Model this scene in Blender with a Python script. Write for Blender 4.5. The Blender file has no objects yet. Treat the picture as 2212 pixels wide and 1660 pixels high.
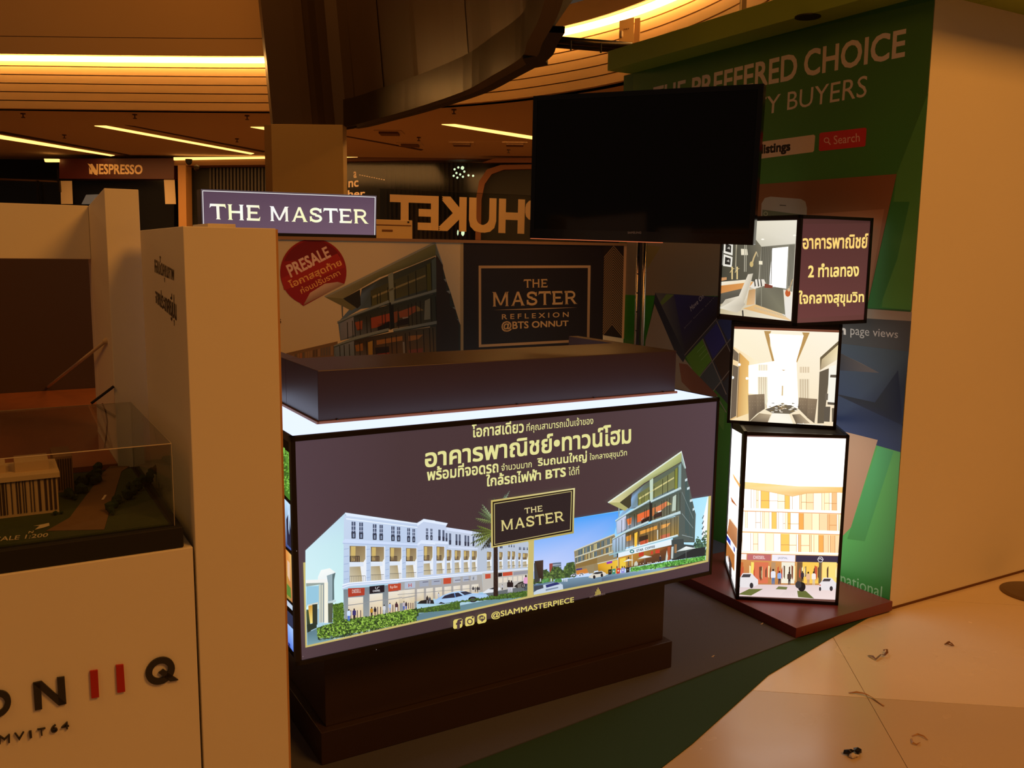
import bpy, bmesh, math, random
from mathutils import Vector, Matrix

# ------------------------------------------------------------------ camera, world, lights, exposure
sc = bpy.context.scene
COL = sc.collection
FPX, PITCH, ROLL, CAMH, YAW = 1950.0, 0.1441, 0.0124, 1.65, 0.5292
CAM = Vector((0, 0, CAMH))
FW = Vector((0, math.cos(PITCH), -math.sin(PITCH)))
RT0 = Vector((1, 0, 0)); UP0 = RT0.cross(FW)
RT = RT0*math.cos(ROLL) + UP0*math.sin(ROLL)
UP = -RT0*math.sin(ROLL) + UP0*math.cos(ROLL)
cd = bpy.data.cameras.new('camera'); cam = bpy.data.objects.new('camera', cd); COL.objects.link(cam)
cd.sensor_width = 36; cd.lens = FPX/2212*36; cd.clip_start = 0.05; cd.clip_end = 200
cam.matrix_world = Matrix(((RT.x, UP.x, -FW.x, 0), (RT.y, UP.y, -FW.y, 0), (RT.z, UP.z, -FW.z, CAMH), (0, 0, 0, 1)))
sc.camera = cam
sc.view_settings.view_transform = 'Standard'; sc.view_settings.look = 'None'
sc.view_settings.exposure = 0; sc.view_settings.gamma = 1; sc.view_settings.use_curve_mapping = False

WARM = (1.0, 0.375, 0.048)
wd = bpy.data.worlds.new('world'); sc.world = wd; wd.use_nodes = True
wd.node_tree.nodes['Background'].inputs[0].default_value = (1.0, 0.70, 0.48, 1)
wd.node_tree.nodes['Background'].inputs[1].default_value = 0.05

def area(name, loc, target, size, energy, color=WARM, sy=None):
    l = bpy.data.lights.new(name, 'AREA'); l.energy = energy; l.color = color; l.size = size
    if sy: l.shape = 'RECTANGLE'; l.size_y = sy
    o = bpy.data.objects.new(name, l); COL.objects.link(o); o.location = loc
    o.rotation_euler = (Vector(target)-Vector(loc)).to_track_quat('-Z', 'Y').to_euler()
    return o
area('atrium_ceiling_lamp', (4.3, -0.4, 6.2), (2.6, 3.0, 0.3), 2.4, 230)
area('atrium_ceiling_lamp', (-3.0, -0.8, 5.8), (-1.0, 3.0, 0.8), 2.4, 55)
area('mall_ceiling_lamp', (-3.0, 8.0, 7.5), (-2.5, 11.5, 2.5), 3.0, 70)
area('mall_downlights', (-4.5, 14.3, 3.2), (-4.5, 14.5, 0), 6.0, 210, (1, .47, .13), 2.5)  # unseen area light added so floor bounce brightens the mall ceiling
area('mall_downlights', (1.5, 13.0, 3.2), (1.5, 13.4, 0), 5.0, 170, (1, .47, .13), 2.5)  # second added fill, for the ceiling and shops farther right

# ------------------------------------------------------------------ geometry helpers
EX = Vector((math.cos(YAW), math.sin(YAW), 0)); EY = Vector((-math.sin(YAW), math.cos(YAW), 0)); EZ = Vector((0, 0, 1))
def B(u, v, z): return EX*u + EY*v + EZ*z                # booth coordinates -> world
def ray(px, py): return FW + RT*((px-1106)/FPX) - UP*((py-830)/FPX)
def hit(px, py, pt, n):
    r = ray(px, py); return CAM + r*((pt-CAM).dot(n)/r.dot(n))
PL = lambda k, d: {'u': (EX*d, EX), 'v': (EY*d, EY), 'z': (EZ*d, EZ), 'y': (Vector((0, d, 0)), Vector((0, 1, 0)))}[k]
def at(px, py, k, d): return hit(px, py, *PL(k, d))
def uvz(p): return p.dot(EX), p.dot(EY), p.z
def Q(ox, oy, s): return lambda x, y: (ox+x/s, oy+y/s)   # point of a zoomed crop -> photograph pixel

def lin(c):
    return tuple((x/255/12.92 if x/255 <= .04045 else ((x/255+.055)/1.055)**2.4) for x in c)

PM = {}
def thing(name, label, cat, loc=(0, 0, 0), yaw=0.0, group=None, kind=None):
    o = bpy.data.objects.new(name, None); COL.objects.link(o)
    o.empty_display_size = 0.05
    o.location = loc; o.rotation_euler = (0, 0, yaw)
    tag(o, label, cat, group, kind)
    PM[o.name] = (Matrix.Translation(Vector(loc)) @ Matrix.Rotation(yaw, 4, 'Z')).inverted()
    return o
def tag(o, label=None, cat=None, group=None, kind=None):
    if label: o['label'] = label
    if cat: o['category'] = cat
    if group: o['group'] = group
    if kind: o['kind'] = kind
    return o
def bthing(name, label, cat, u, v, z=0.0, group=None): return thing(name, label, cat, tuple(B(u, v, z)), YAW, group)

class MB:
    """collects world-space polygons, builds one mesh object"""
    def __init__(s): s.v = []; s.f = []; s.c = []; s.mi = []; s.m = 0
    def face(s, pts, col=None):
        n = len(s.v); s.v += [Vector(p) for p in pts]; s.f.append(list(range(n, n+len(pts)))); s.c.append(col); s.mi.append(s.m); return s
    def solid(s, vs, fs, col=None):
        n = len(s.v); s.v += [Vector(p) for p in vs]
        for f in fs: s.f.append([n+i for i in f]); s.c.append(col); s.mi.append(s.m)
        return s
    def box(s, o, dx, dy, dz, col=None):
        o = Vector(o)
        vs = [o, o+dx, o+dx+dy, o+dy, o+dz, o+dx+dz, o+dx+dy+dz, o+dy+dz]
        return s.solid(vs, [(3, 2, 1, 0), (4, 5, 6, 7), (0, 1, 5, 4), (1, 2, 6, 5), (2, 3, 7, 6), (3, 0, 4, 7)], col)
    def bb(s, u0, u1, v0, v1, z0, z1, col=None):       # box aligned with the booth
        return s.box(B(u0, v0, z0), EX*(u1-u0), EY*(v1-v0), EZ*(z1-z0), col)
    def wb(s, x0, x1, y0, y1, z0, z1, col=None):       # box aligned with the mall
        return s.box((x0, y0, z0), Vector((x1-x0, 0, 0)), Vector((0, y1-y0, 0)), Vector((0, 0, z1-z0)), col)
    def prism(s, pts, ext, col=None):
        n = len(pts); pts = [Vector(p) for p in pts]; ext = Vector(ext)
        vs = pts+[p+ext for p in pts]
        fs = [tuple(range(n)), tuple(range(2*n-1, n-1, -1))]+[(i, i+n, (i+1) % n+n, (i+1) % n) for i in range(n)]
        return s.solid(vs, fs, col)
    def tube(s, pts, r, seg=8, col=None, cap=True):
        pts = [Vector(p) for p in pts]; rings = []
        rr = r if isinstance(r, (list, tuple)) else [r]*len(pts)
        for i, p in enumerate(pts):
            d = (pts[min(i+1, len(pts)-1)]-pts[max(i-1, 0)]).normalized()
            a = d.cross(Vector((0, 0, 1)) if abs(d.z) < .9 else Vector((1, 0, 0))).normalized(); b = d.cross(a)
            rings.append([p+(a*math.cos(2*math.pi*k/seg)+b*math.sin(2*math.pi*k/seg))*rr[i] for k in range(seg)])
        vs = [q for g in rings for q in g]; fs = []
        for i in range(len(pts)-1):
            for k in range(seg):
                fs.append((i*seg+k, i*seg+(k+1) % seg, (i+1)*seg+(k+1) % seg, (i+1)*seg+k))
        if cap: fs += [tuple(range(seg))[::-1], tuple(range((len(pts)-1)*seg, len(pts)*seg))]
        return s.solid(vs, fs, col)
    def lathe(s, o, prof, seg=24, col=None):
        o = Vector(o); vs = []; fs = []
        for r, z in prof:
            for k in range(seg):
                a = 2*math.pi*k/seg; vs.append(o+Vector((r*math.cos(a), r*math.sin(a), z)))
        for i in range(len(prof)-1):
            for k in range(seg): fs.append((i*seg+k, i*seg+(k+1) % seg, (i+1)*seg+(k+1) % seg, (i+1)*seg+k))
        fs += [tuple(range(seg))[::-1], tuple(range((len(prof)-1)*seg, len(prof)*seg))]
        return s.solid(vs, fs, col)
    def ball(s, c, r, col=None, jit=0.0, rnd=random):
        bm = bmesh.new(); bmesh.ops.create_icosphere(bm, subdivisions=1, radius=1)
        rr = r if isinstance(r, (list, tuple)) else (r, r, r)
        vs = [Vector(c)+Vector((v.co.x*rr[0], v.co.y*rr[1], v.co.z*rr[2]))*(1+rnd.uniform(-jit, jit)) for v in bm.verts]
        fs = [[v.index for v in f.verts] for f in bm.faces]; bm.free()
        return s.solid(vs, fs, col)
    def build(s, name, mat, parent=None, root=None, bevel=0.0, smooth=False, recalc=True):
        me = bpy.data.meshes.new(name)
        inv = PM[(root or parent).name] if (root or parent) else Matrix()
        me.from_pydata([tuple(inv @ p) for p in s.v], [], s.f)
        mats = mat if isinstance(mat, (list, tuple)) else [mat]
        for m in mats: me.materials.append(m)
        if len(mats) > 1: me.polygons.foreach_set('material_index', s.mi)
        if any(c is not None for c in s.c):
            at_ = me.color_attributes.new('Col', 'FLOAT_COLOR', 'CORNER'); buf = []
            for f, c in zip(s.f, s.c):
                if c is None: c = (1, 1, 1)
                for k in range(len(f)):
                    cc = c[min(k, len(c)-1)] if isinstance(c[0], (list, tuple)) else c
                    buf += [cc[0], cc[1], cc[2], 1.0]
            at_.data.foreach_set('color', buf)
        if recalc or bevel:
            bm = bmesh.new(); bm.from_mesh(me)
            if recalc: bmesh.ops.recalc_face_normals(bm, faces=bm.faces)
            if bevel: bmesh.ops.bevel(bm, geom=list(bm.edges), offset=bevel, segments=2, affect='EDGES', profile=.5)
            bm.to_mesh(me); bm.free()
        if smooth: me.polygons.foreach_set('use_smooth', [True]*len(me.polygons))
        me.update()
        o = bpy.data.objects.new(name, me); COL.objects.link(o)
        if parent:
            o.parent = parent
            PM[o.name] = inv
        else: PM[o.name] = Matrix()
        return o
def rebase(o):
    """put the origin of a one-mesh thing at the middle of its base"""
    vs = o.data.vertices
    xs = [v.co.x for v in vs]; ys = [v.co.y for v in vs]; zs = [v.co.z for v in vs]
    c = Vector(((min(xs)+max(xs))/2, (min(ys)+max(ys))/2, min(zs)))
    for v in vs: v.co -= c
    o.location = c; PM[o.name] = Matrix.Translation(c).inverted()
    return o

# ------------------------------------------------------------------ materials
def mat(name, c, rough=.6, metal=0.0, spec=.5, noise=0.0, nscale=40.0, bump=0.0, bscale=200.0, emit=None, es=1.0, coat=0.0):
    m = bpy.data.materials.new(name); m.use_nodes = True; nt = m.node_tree; b = nt.nodes['Principled BSDF']
    c = lin(c); b.inputs['Base Color'].default_value = (*c, 1); b.inputs['Roughness'].default_value = rough
    b.inputs['Metallic'].default_value = metal; b.inputs['Specular IOR Level'].default_value = spec
    if coat: b.inputs['Coat Weight'].default_value = coat
    if emit: b.inputs['Emission Color'].default_value = (*lin(emit), 1); b.inputs['Emission Strength'].default_value = es
    if noise or bump:
        tc = nt.nodes.new('ShaderNodeTexCoord')
    if noise:
        n = nt.nodes.new('ShaderNodeTexNoise'); n.inputs['Scale'].default_value = nscale; n.inputs['Detail'].default_value = 4
        mx = nt.nodes.new('ShaderNodeMix'); mx.data_type = 'RGBA'
        mx.inputs['A'].default_value = (*[x*(1-noise) for x in c], 1); mx.inputs['B'].default_value = (*[min(1, x*(1+noise)) for x in c], 1)
        nt.links.new(tc.outputs['Object'], n.inputs['Vector']); nt.links.new(n.outputs['Fac'], mx.inputs['Factor']); nt.links.new(mx.outputs['Result'], b.inputs['Base Color'])
    if bump:
        n2 = nt.nodes.new('ShaderNodeTexNoise'); n2.inputs['Scale'].default_value = bscale
        bp = nt.nodes.new('ShaderNodeBump'); bp.inputs['Strength'].default_value = bump; bp.inputs['Distance'].default_value = .002
        nt.links.new(tc.outputs['Object'], n2.inputs['Vector']); nt.links.new(n2.outputs['Fac'], bp.inputs['Height']); nt.links.new(bp.outputs['Normal'], b.inputs['Normal'])
    return m
def attr_mat(name, lit, rough=.45, es=1.0, spec=.3, sample=False):
    m = bpy.data.materials.new(name); m.use_nodes = True; nt = m.node_tree; b = nt.nodes['Principled BSDF']
    a = nt.nodes.new('ShaderNodeAttribute'); a.attribute_name = 'Col'
    b.inputs['Roughness'].default_value = rough; b.inputs['Specular IOR Level'].default_value = spec
    if lit:
        b.inputs['Base Color'].default_value = (.02, .02, .02, 1)
        nt.links.new(a.outputs['Color'], b.inputs['Emission Color']); b.inputs['Emission Strength'].default_value = es
        if not sample: m.cycles.emission_sampling = 'NONE'
    else: nt.links.new(a.outputs['Color'], b.inputs['Base Color'])
    return m
def emis(name, c, s):
    m = bpy.data.materials.new(name); m.use_nodes = True; nt = m.node_tree; nt.nodes.clear()
    e = nt.nodes.new('ShaderNodeEmission'); e.inputs[0].default_value = (*c, 1); e.inputs[1].default_value = s
    o = nt.nodes.new('ShaderNodeOutputMaterial'); nt.links.new(e.outputs[0], o.inputs[0]); return m
def glass(name, tint=(1, 1, 1), rough=.02, fac=.55):
    m = bpy.data.materials.new(name); m.use_nodes = True; nt = m.node_tree; nt.nodes.clear()
    t = nt.nodes.new('ShaderNodeBsdfTransparent'); t.inputs[0].default_value = (*tint, 1)
    g = nt.nodes.new('ShaderNodeBsdfGlossy'); g.inputs['Roughness'].default_value = rough
    lw = nt.nodes.new('ShaderNodeLayerWeight'); lw.inputs[0].default_value = .5
    pw = nt.nodes.new('ShaderNodeMath'); pw.operation = 'POWER'; pw.inputs[1].default_value = 4.0; nt.links.new(lw.outputs['Facing'], pw.inputs[0])
    fr = nt.nodes.new('ShaderNodeMath'); fr.operation = 'MULTIPLY_ADD'; fr.inputs[1].default_value = fac; fr.inputs[2].default_value = .02; nt.links.new(pw.outputs[0], fr.inputs[0])
    mx = nt.nodes.new('ShaderNodeMixShader'); o = nt.nodes.new('ShaderNodeOutputMaterial')
    nt.links.new(fr.outputs[0], mx.inputs[0]); nt.links.new(t.outputs[0], mx.inputs[1]); nt.links.new(g.outputs[0], mx.inputs[2]); nt.links.new(mx.outputs[0], o.inputs[0])
    return m

M = {}
M['white'] = mat('white_paint', (232, 226, 214), .55, noise=.03, nscale=3)
M['offwhite'] = mat('cream_wall_paint', (236, 228, 212), .6, noise=.03, nscale=2)
M['maroon'] = mat('dark_maroon_laminate', (58, 42, 42), .38, noise=.06, nscale=8)
M['maroon_top'] = mat('maroon_platform_laminate', (116, 52, 50), .35, noise=.05, nscale=8)
M['black'] = mat('black_frame', (16, 14, 14), .35)
M['blackmatte'] = mat('black_matte', (14, 12, 11), .7)
M['screen'] = mat('tv_screen_glass', (6, 5, 5), .06, spec=.35)
M['bezel'] = mat('tv_gloss_bezel', (8, 7, 7), .15)
M['steel'] = mat('polished_steel', (190, 185, 175), .22, metal=1)
M['dsteel'] = mat('dark_steel', (70, 62, 52), .35, metal=1)
M['wood'] = mat('wood_laminate', (166, 100, 58), .5, noise=.2, nscale=14)
M['darkpanel'] = mat('dark_brown_panel', (64, 42, 28), .7)
M['greyc'] = mat('grey_carpet_pile', (84, 86, 104), .95, noise=.22, nscale=260, bump=.6, bscale=500)
M['greenc'] = mat('green_carpet_pile', (40, 72, 52), .95, noise=.2, nscale=240, bump=.6, bscale=500)
M['green'] = mat('lime_green_fascia', (140, 160, 44), .6)
M['gdark'] = mat('green_canopy_soffit', (70, 96, 28), .7)
M['print'] = attr_mat('printed_vinyl', False, .42, spec=.25)
M['lit'] = attr_mat('backlit_print', True, .35)
M['lits'] = attr_mat('backlit_sheet', True, .35, sample=True)
M['glow'] = emis('backlit_white_acrylic', lin((215, 226, 255)), 1.25)
M['cove'] = emis('cove_lamp', (1, .54, .16), 19.0)
M['linear'] = emis('linear_ceiling_lamp', (1, .50, .12), 2.6)
M['acrylic'] = glass('clear_acrylic', (.93, .95, .94))
M['pane'] = glass('shop_glass', (.80, .80, .80), .12, .03)
M['bulk'] = mat('bulkhead_plaster', (212, 176, 124), .7)
M['groove'] = mat('bulkhead_groove', (90, 62, 36), .8)
M['ceil'] = mat('mall_ceiling_plaster', (196, 168, 132), .85)
M['dark'] = mat('dark_bronze_cladding', (86, 69, 50), .42, metal=.2, noise=.12, nscale=1.2)
M['dark2'] = mat('dark_bronze_cladding_panel', (93, 75, 55), .36, metal=.2, noise=.12, nscale=1.2)
M['band'] = mat('glossy_bronze_band', (64, 52, 38), .28, metal=.4, noise=.2, nscale=3)
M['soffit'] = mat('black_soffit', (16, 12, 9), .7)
M['column'] = mat('ochre_column_paint', (196, 168, 108), .45, noise=.08, nscale=.8)
M['shopdark'] = mat('dark_shop_interior', (17, 14, 12), .6)
M['shopred'] = mat('dark_red_fascia', (76, 22, 16), .45)
M['paper'] = mat('cream_paper', (210, 190, 160), .7)
M['orange'] = mat('orange_arch_paint', (128, 76, 42), .55)
M['lettera'] = mat('pale_letter_film', (238, 214, 180), .6)
M['goldfilm'] = mat('gold_film', (200, 168, 110), .4)
M['letterb'] = mat('black_raised_letter', (40, 38, 36), .5)
M['letterr'] = mat('red_raised_letter', (176, 34, 22), .5)
M['turf'] = mat('model_turf', (52, 66, 26), .95, noise=.3, nscale=60)
M['leaf'] = mat('model_foliage', (30, 52, 26), .95, noise=.4, nscale=80)
M['road'] = mat('model_road', (118, 88, 58), .9, noise=.15, nscale=30)
M['modelwhite'] = mat('model_facade', (196, 170, 138), .7)
M['modeldark'] = mat('model_stripe', (58, 40, 26), .7)
M['tape'] = mat('translucent_brown_tape', (176, 128, 66), .35)
M['tape2'] = mat('brown_tape_roll', (120, 78, 34), .4)
M['wrapk'] = mat('black_plastic_scrap', (18, 16, 18), .3)
M['wrapw'] = mat('white_plastic_scrap', (214, 200, 186), .4)
M['disc'] = mat('brushed_base_plate', (120, 98, 74), .4, metal=.6)
M['box'] = mat('device_casing', (226, 200, 160), .6)
M['cable'] = mat('brown_cable', (96, 40, 18), .6)
M['redled'] = emis('standby_light_strip', (1, .22, .08), .55)
M['led'] = emis('small_white_led', (.8, 1, .6), 1.6)  # greenish glow standing in for reflections
M['tile_a'] = None

# ------------------------------------------------------------------ flat print on a real panel
_tc = {}
def glyph_mesh(text):
    if text in _tc: return _tc[text]
    c = bpy.data.curves.new('lettering_source', 'FONT'); c.body = text; c.resolution_u = 3; c.size = 1
    o = bpy.data.objects.new('lettering_source', c); COL.objects.link(o)
    dg = bpy.context.evaluated_depsgraph_get(); me = o.evaluated_get(dg).to_mesh()
    vs = [(v.co.x, v.co.y) for v in me.vertices]; fs = [tuple(p.vertices) for p in me.polygons]
    o.evaluated_get(dg).to_mesh_clear(); bpy.data.objects.remove(o); bpy.data.curves.remove(c)
    _tc[text] = (vs, fs); return vs, fs
def stroke(pts, w):
    out = []
    L = []; R_ = []
    for i, p in enumerate(pts):
        a = pts[max(0, i-1)]; b = pts[min(len(pts)-1, i+1)]
        dx, dy = b[0]-a[0], b[1]-a[1]; l = math.hypot(dx, dy) or 1; nx, ny = -dy/l*w/2, dx/l*w/2
        L.append((p[0]+nx, p[1]+ny)); R_.append((p[0]-nx, p[1]-ny))
    return [[L[i], L[i+1], R_[i+1], R_[i]] for i in range(len(pts)-1)]
def arc(cx, cy, rx, ry, a0, a1, n=10): return [(cx+rx*math.cos(math.radians(a0+(a1-a0)*i/n)), cy+ry*math.sin(math.radians(a0+(a1-a0)*i/n))) for i in range(n+1)]
def foot(x0, x1): return [(x0-.06, 0), (x0, .07), (x1, .07), (x1+.06, 0)]
def head(x0, x1): return [(x0-.06, 1), (x0, .93), (x1, .93), (x1+.06, 1)]
GL = {  # wide engraved capitals with small serifs
 'T': (.98, [[(.02, .84), (.02, 1), (.94, 1), (.94, .84)], [(-.02, .72), (.02, 1), (.09, .84)], [(.98, .72), (.94, 1), (.87, .84)], [(.39, .03), (.39, .9), (.57, .9), (.57, .03)], foot(.39, .57)]),
 'H': (1.12, [[(.1, 0), (.1, 1), (.28, 1), (.28, 0)], [(.8, 0), (.8, 1), (.98, 1), (.98, 0)], [(.2, .44), (.2, .59), (.9, .59), (.9, .44)], foot(.1, .28), head(.1, .28), foot(.8, .98), head(.8, .98)]),
 'E': (.95, [[(.1, 0), (.1, 1), (.28, 1), (.28, 0)], [(.04, .85), (.04, 1), (.84, 1), (.84, .85)], [(.04, 0), (.04, .15), (.86, .15), (.86, 0)], [(.2, .44), (.2, .58), (.72, .58), (.72, .44)], [(.78, .85), (.86, .74), (.84, 1)], [(.8, .15), (.9, .28), (.86, 0)]]),
 'M': (1.32, [[(.1, 0), (.1, 1), (.25, 1), (.25, 0)], [(1.03, 0), (1.03, 1), (1.18, 1), (1.18, 0)], [(.08, 1), (.28, 1), (.7, .06), (.58, .06)], [(1.2, 1), (1.0, 1), (.58, .06), (.7, .06)], foot(.1, .25), foot(1.03, 1.18), [(.02, 1), (.1, .93), (.25, .93), (.28, 1)], [(1.26, 1), (1.18, .93), (1.03, .93), (1.0, 1)]]),
 'A': (1.15, [[(.1, 0), (.25, 0), (.62, .96), (.5, 1)], [(.84, 0), (1.04, 0), (.66, 1), (.5, 1)], [(.28, .27), (.33, .41), (.78, .41), (.84, .27)], foot(.1, .25), foot(.84, 1.04)]),
 'S': (.92, stroke(arc(.45, .73, .31, .19, 15, 270, 12)+arc(.45, .27, .33, .2, 90, -165, 12), .17)+[[(.7, .66), (.84, .66), (.82, .98), (.72, .86)], [(.04, .4), (.18, .4), (.16, .1), (.05, .04)]]),
 'R': (1.1, [[(.1, 0), (.1, 1), (.28, 1), (.28, 0)], foot(.1, .28), [(.42, .5), (.62, .5), (1.02, 0), (.8, 0)], [(1.08, 0), (.8, 0), (.93, .07)]]+stroke([(.04, .925), (.5, .925)]+arc(.55, .7, .28, .225, 90, -90, 10)+[(.5, .475), (.2, .475)], .15)),
 ' ': (.5, [])}
def engraved(text):
    vs = []; fs = []; x = 0
    for ch in text:
        w, polys = GL[ch]
        for p in polys:
            n = len(vs); vs += [(x+a, b) for a, b in p]; fs.append(tuple(range(n, n+len(p))))
        x += w+.05
    return vs, fs

class Print:
    STEP = .000025
    def __init__(s, pt, n, base=0.0006):
        s.p = Vector(pt); s.n = Vector(n).normalized(); s.base = base; s.mb = MB(); s.layer = 0; s.gain = (1, 1, 1); s.clip = None; s.tf = lambda x, y: (x, y)
        if s.n.dot(CAM-s.p) < 0: s.n = -s.n
    def P(s, x, y, lay=None):
        x, y = s.tf(x, y)
        p = hit(x, y, s.p+s.n*(s.base+s.STEP*(s.layer if lay is None else lay)), s.n)
        if s.clip:                                           # keep the print inside its panel
            o, ax, a0, a1, z0, z1 = s.clip; t = (p-o).dot(ax); p = p+ax*(min(max(t, a0), a1)-t); p.z = min(max(p.z, z0), z1)
        return p
    def col(s, c):
        f = lambda q: tuple(a*g for a, g in zip(lin(q), s.gain))
        return [f(q) for q in c] if isinstance(c[0], (tuple, list)) else f(c)
    def poly(s, c, pts, lay=None, q=None, up=1):
        if lay is None: s.layer += up
        if q: pts = [q(*p) for p in pts]
        s.mb.face([s.P(x, y, lay) for x, y in pts], s.col(c)); return s
    def line(s, c, pts, w, q=None, lay=None):
        if lay is None: s.layer += 1
        if q: pts = [q(*p) for p in pts]
        for f in stroke(pts, w): s.mb.face([s.P(x, y, lay if lay is not None else s.layer) for x, y in f], s.col(c))
        return s
    def frame(s, c, quad, w, q=None):                       # outline inside a quad
        s.layer += 1; lay = s.layer
        if q: quad = [q(*p) for p in quad]
        cx = sum(p[0] for p in quad)/4; cy = sum(p[1] for p in quad)/4
        inn = []
        for x, y in quad: inn.append((x+(w if x < cx else -w), y+(w if y < cy else -w)))
        for i in range(4):
            j = (i+1) % 4
            s.mb.face([s.P(*quad[i], lay), s.P(*quad[j], lay), s.P(*inn[j], lay), s.P(*inn[i], lay)], s.col(c))
        return s
    def disc(s, c, cx, cy, r, ry=None, n=20, q=None):
        pts = [(cx+r*math.cos(2*math.pi*i/n), cy+(ry or r)*math.sin(2*math.pi*i/n)) for i in range(n)]
        return s.poly(c, pts, q=q)
    def ring(s, c, cx, cy, r, w, n=20):
        s.layer += 1
        pts = [(cx+r*math.cos(2*math.pi*i/n), cy+r*math.sin(2*math.pi*i/n)) for i in range(n+1)]
        return s.line(c, pts, w, lay=s.layer)
    def text(s, c, text, quad, bold=0.0, eng=False, flip=False, q=None, cfun=None):
        """quad: top-left, top-right, bottom-right, bottom-left of the lettering's box"""
        s.layer += 1
        if q: quad = [q(*p) for p in quad]
        vs, fs = engraved(text) if eng else glyph_mesh(text)
        x0 = min(v[0] for v in vs); x1 = max(v[0] for v in vs); y0 = min(v[1] for v in vs); y1 = max(v[1] for v in vs)
        offs = [(0, 0)] if not bold else [(bold*i*.86, bold*j*.86) for i in (-1, 0, 1) for j in (-1, 0, 1)]
        col = s.col(c)
        for ox, oy in offs:
            A, Bq, Cq, D = [s.P(*p) for p in quad]; s.layer += 1
            pts = []; cs = []
            for x, y in vs:
                a = (x+ox-x0)/(x1-x0); b = (y+oy-y0)/(y1-y0)
                if flip: a = 1-a
                pts.append((D*(1-a)+Cq*a)*(1-b)+(A*(1-a)+Bq*a)*b)
                cs.append(tuple(t*k for t, k in zip(col, cfun(a, b))) if cfun else col)
            n = len(s.mb.v); s.mb.v += pts
            for f in fs: s.mb.f.append([n+i for i in f]); s.mb.c.append([cs[i] for i in f]); s.mb.mi.append(0)
        return s
    def build(s, name, m, parent, root=None): return s.mb.build(name, m, parent, root, recalc=False)

# ------------------------------------------------------------------ floor (structure) with its tiles
rnd = random.Random(7)
def tile_mat(name, c, rough):
    m = mat(name, c, rough, noise=.07, nscale=2.2, spec=.5); nt = m.node_tree; b = nt.nodes['Principled BSDF']
    tc = nt.nodes.new('ShaderNodeTexCoord'); n = nt.nodes.new('ShaderNodeTexNoise'); n.inputs['Scale'].default_value = 3.5; n.inputs['Detail'].default_value = 3
    r = nt.nodes.new('ShaderNodeMapRange'); r.inputs['To Min'].default_value = rough*.55; r.inputs['To Max'].default_value = rough*1.5
    nt.links.new(tc.outputs['Object'], n.inputs['Vector']); nt.links.new(n.outputs['Fac'], r.inputs['Value']); nt.links.new(r.outputs['Result'], b.inputs['Roughness'])
    return m
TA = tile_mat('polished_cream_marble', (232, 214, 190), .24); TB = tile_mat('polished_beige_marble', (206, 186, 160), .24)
fl = MB().wb(-14, 10, -4, 20, -.06, -.004).build('floor', mat('floor_grout', (120, 92, 64), .8)); tag(fl, kind='structure')
# tile grid: one axis runs along the long joint seen crossing the floor
J0 = at(1650, 1494, 'z', 0); J1 = at(2212, 1530, 'z', 0); K0 = at(1802, 1384, 'z', 0); K1 = at(1962, 1660, 'z', 0)
ta = (J1-J0).normalized(); tb = Vector((-ta.y, ta.x, 0))
org = K0 + (K1-K0)*((J0-K0).dot(tb)/((K1-K0).dot(tb)))            # crossing of the two joints
TW, TD = 1.2, 1.06
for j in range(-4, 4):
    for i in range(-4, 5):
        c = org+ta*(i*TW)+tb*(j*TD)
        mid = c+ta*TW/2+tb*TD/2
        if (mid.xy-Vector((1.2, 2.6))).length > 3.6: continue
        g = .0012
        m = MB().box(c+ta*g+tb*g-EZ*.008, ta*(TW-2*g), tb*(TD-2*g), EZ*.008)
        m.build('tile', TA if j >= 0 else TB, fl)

# carpets
gc = [at(985, 1675, 'z', 0), at(1430, 1660, 'z', 0), at(1494, 1610, 'z', 0), at(1660, 1460, 'z', 0), at(1790, 1383, 'z', 0), at(1905, 1320, 'z', 0)]
gcarp = [B(3.60, 2.66, 0), B(2.9, 2.66, 0), B(.645, 2.45, 0), B(.645, 2.2, 0), B(1.2, 1.93, 0)]+gc[1:]
o = MB().prism([p+EZ*.0002 for p in gcarp], EZ*.004).build('green_carpet', M['greenc'])
tag(rebase(o), 'dark green carpet strip running diagonally in front of the grey carpet', 'carpet')
gr = [at(1000, 1659, 'z', 0), at(1430, 1495, 'z', 0), at(1715, 1385, 'z', 0)]
o = MB().prism([p+EZ*.0045 for p in [B(.645, 2.375, 0), B(.95, 2.385, 0)]+gr+[B(3.595, 2.68, 0), B(3.595, 4.66, 0), B(.645, 4.66, 0)]], EZ*.004).build('grey_carpet', M['greyc'])
tag(rebase(o), 'charcoal grey carpet lying under the purple counter', 'carpet')

# ------------------------------------------------------------------ counter with the lit front
U0, V0, W = .742, 2.535, 1.659
ZB, ZT, UZ = .411, 1.114, 1.2815
G0 = .009
ct = bthing('reception_counter', 'dark maroon reception counter with backlit purple front panel and glowing white top', 'counter', U0+W/2, V0+.45, G0)
UA, UB_, UD = U0+.138, U0+.138+1.44, V0+.165
MB().bb(U0+.1045, U0+1.5543, V0+.095, V0+.80, G0, .121).build('plinth', M['maroon'], ct, bevel=.002)
MB().bb(U0+.13, U0+1.53, V0+.125, V0+.78, .121, ZB).build('body', M['maroon'], ct, bevel=.002)
fr = MB()
t = .014
fr.bb(U0, U0+W, V0, V0+.02, ZT-t, ZT).bb(U0, U0+W, V0, V0+.02, ZB, ZB+t*1.0).bb(U0, U0+t, V0, V0+.02, ZB, ZT).bb(U0+W-t*.7, U0+W, V0, V0+.02, ZB, ZT)
fr.bb(U0, U0+.02, V0+.84, V0+.86, ZB, ZT).bb(U0+W-.02, U0+W, V0+.84, V0+.86, ZB, ZT).bb(U0, U0+.02, V0+.02, V0+.84, ZB, ZB+.02).bb(U0, U0+.012, V0+.02, V0+.84, ZT-.018, ZT)
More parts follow.
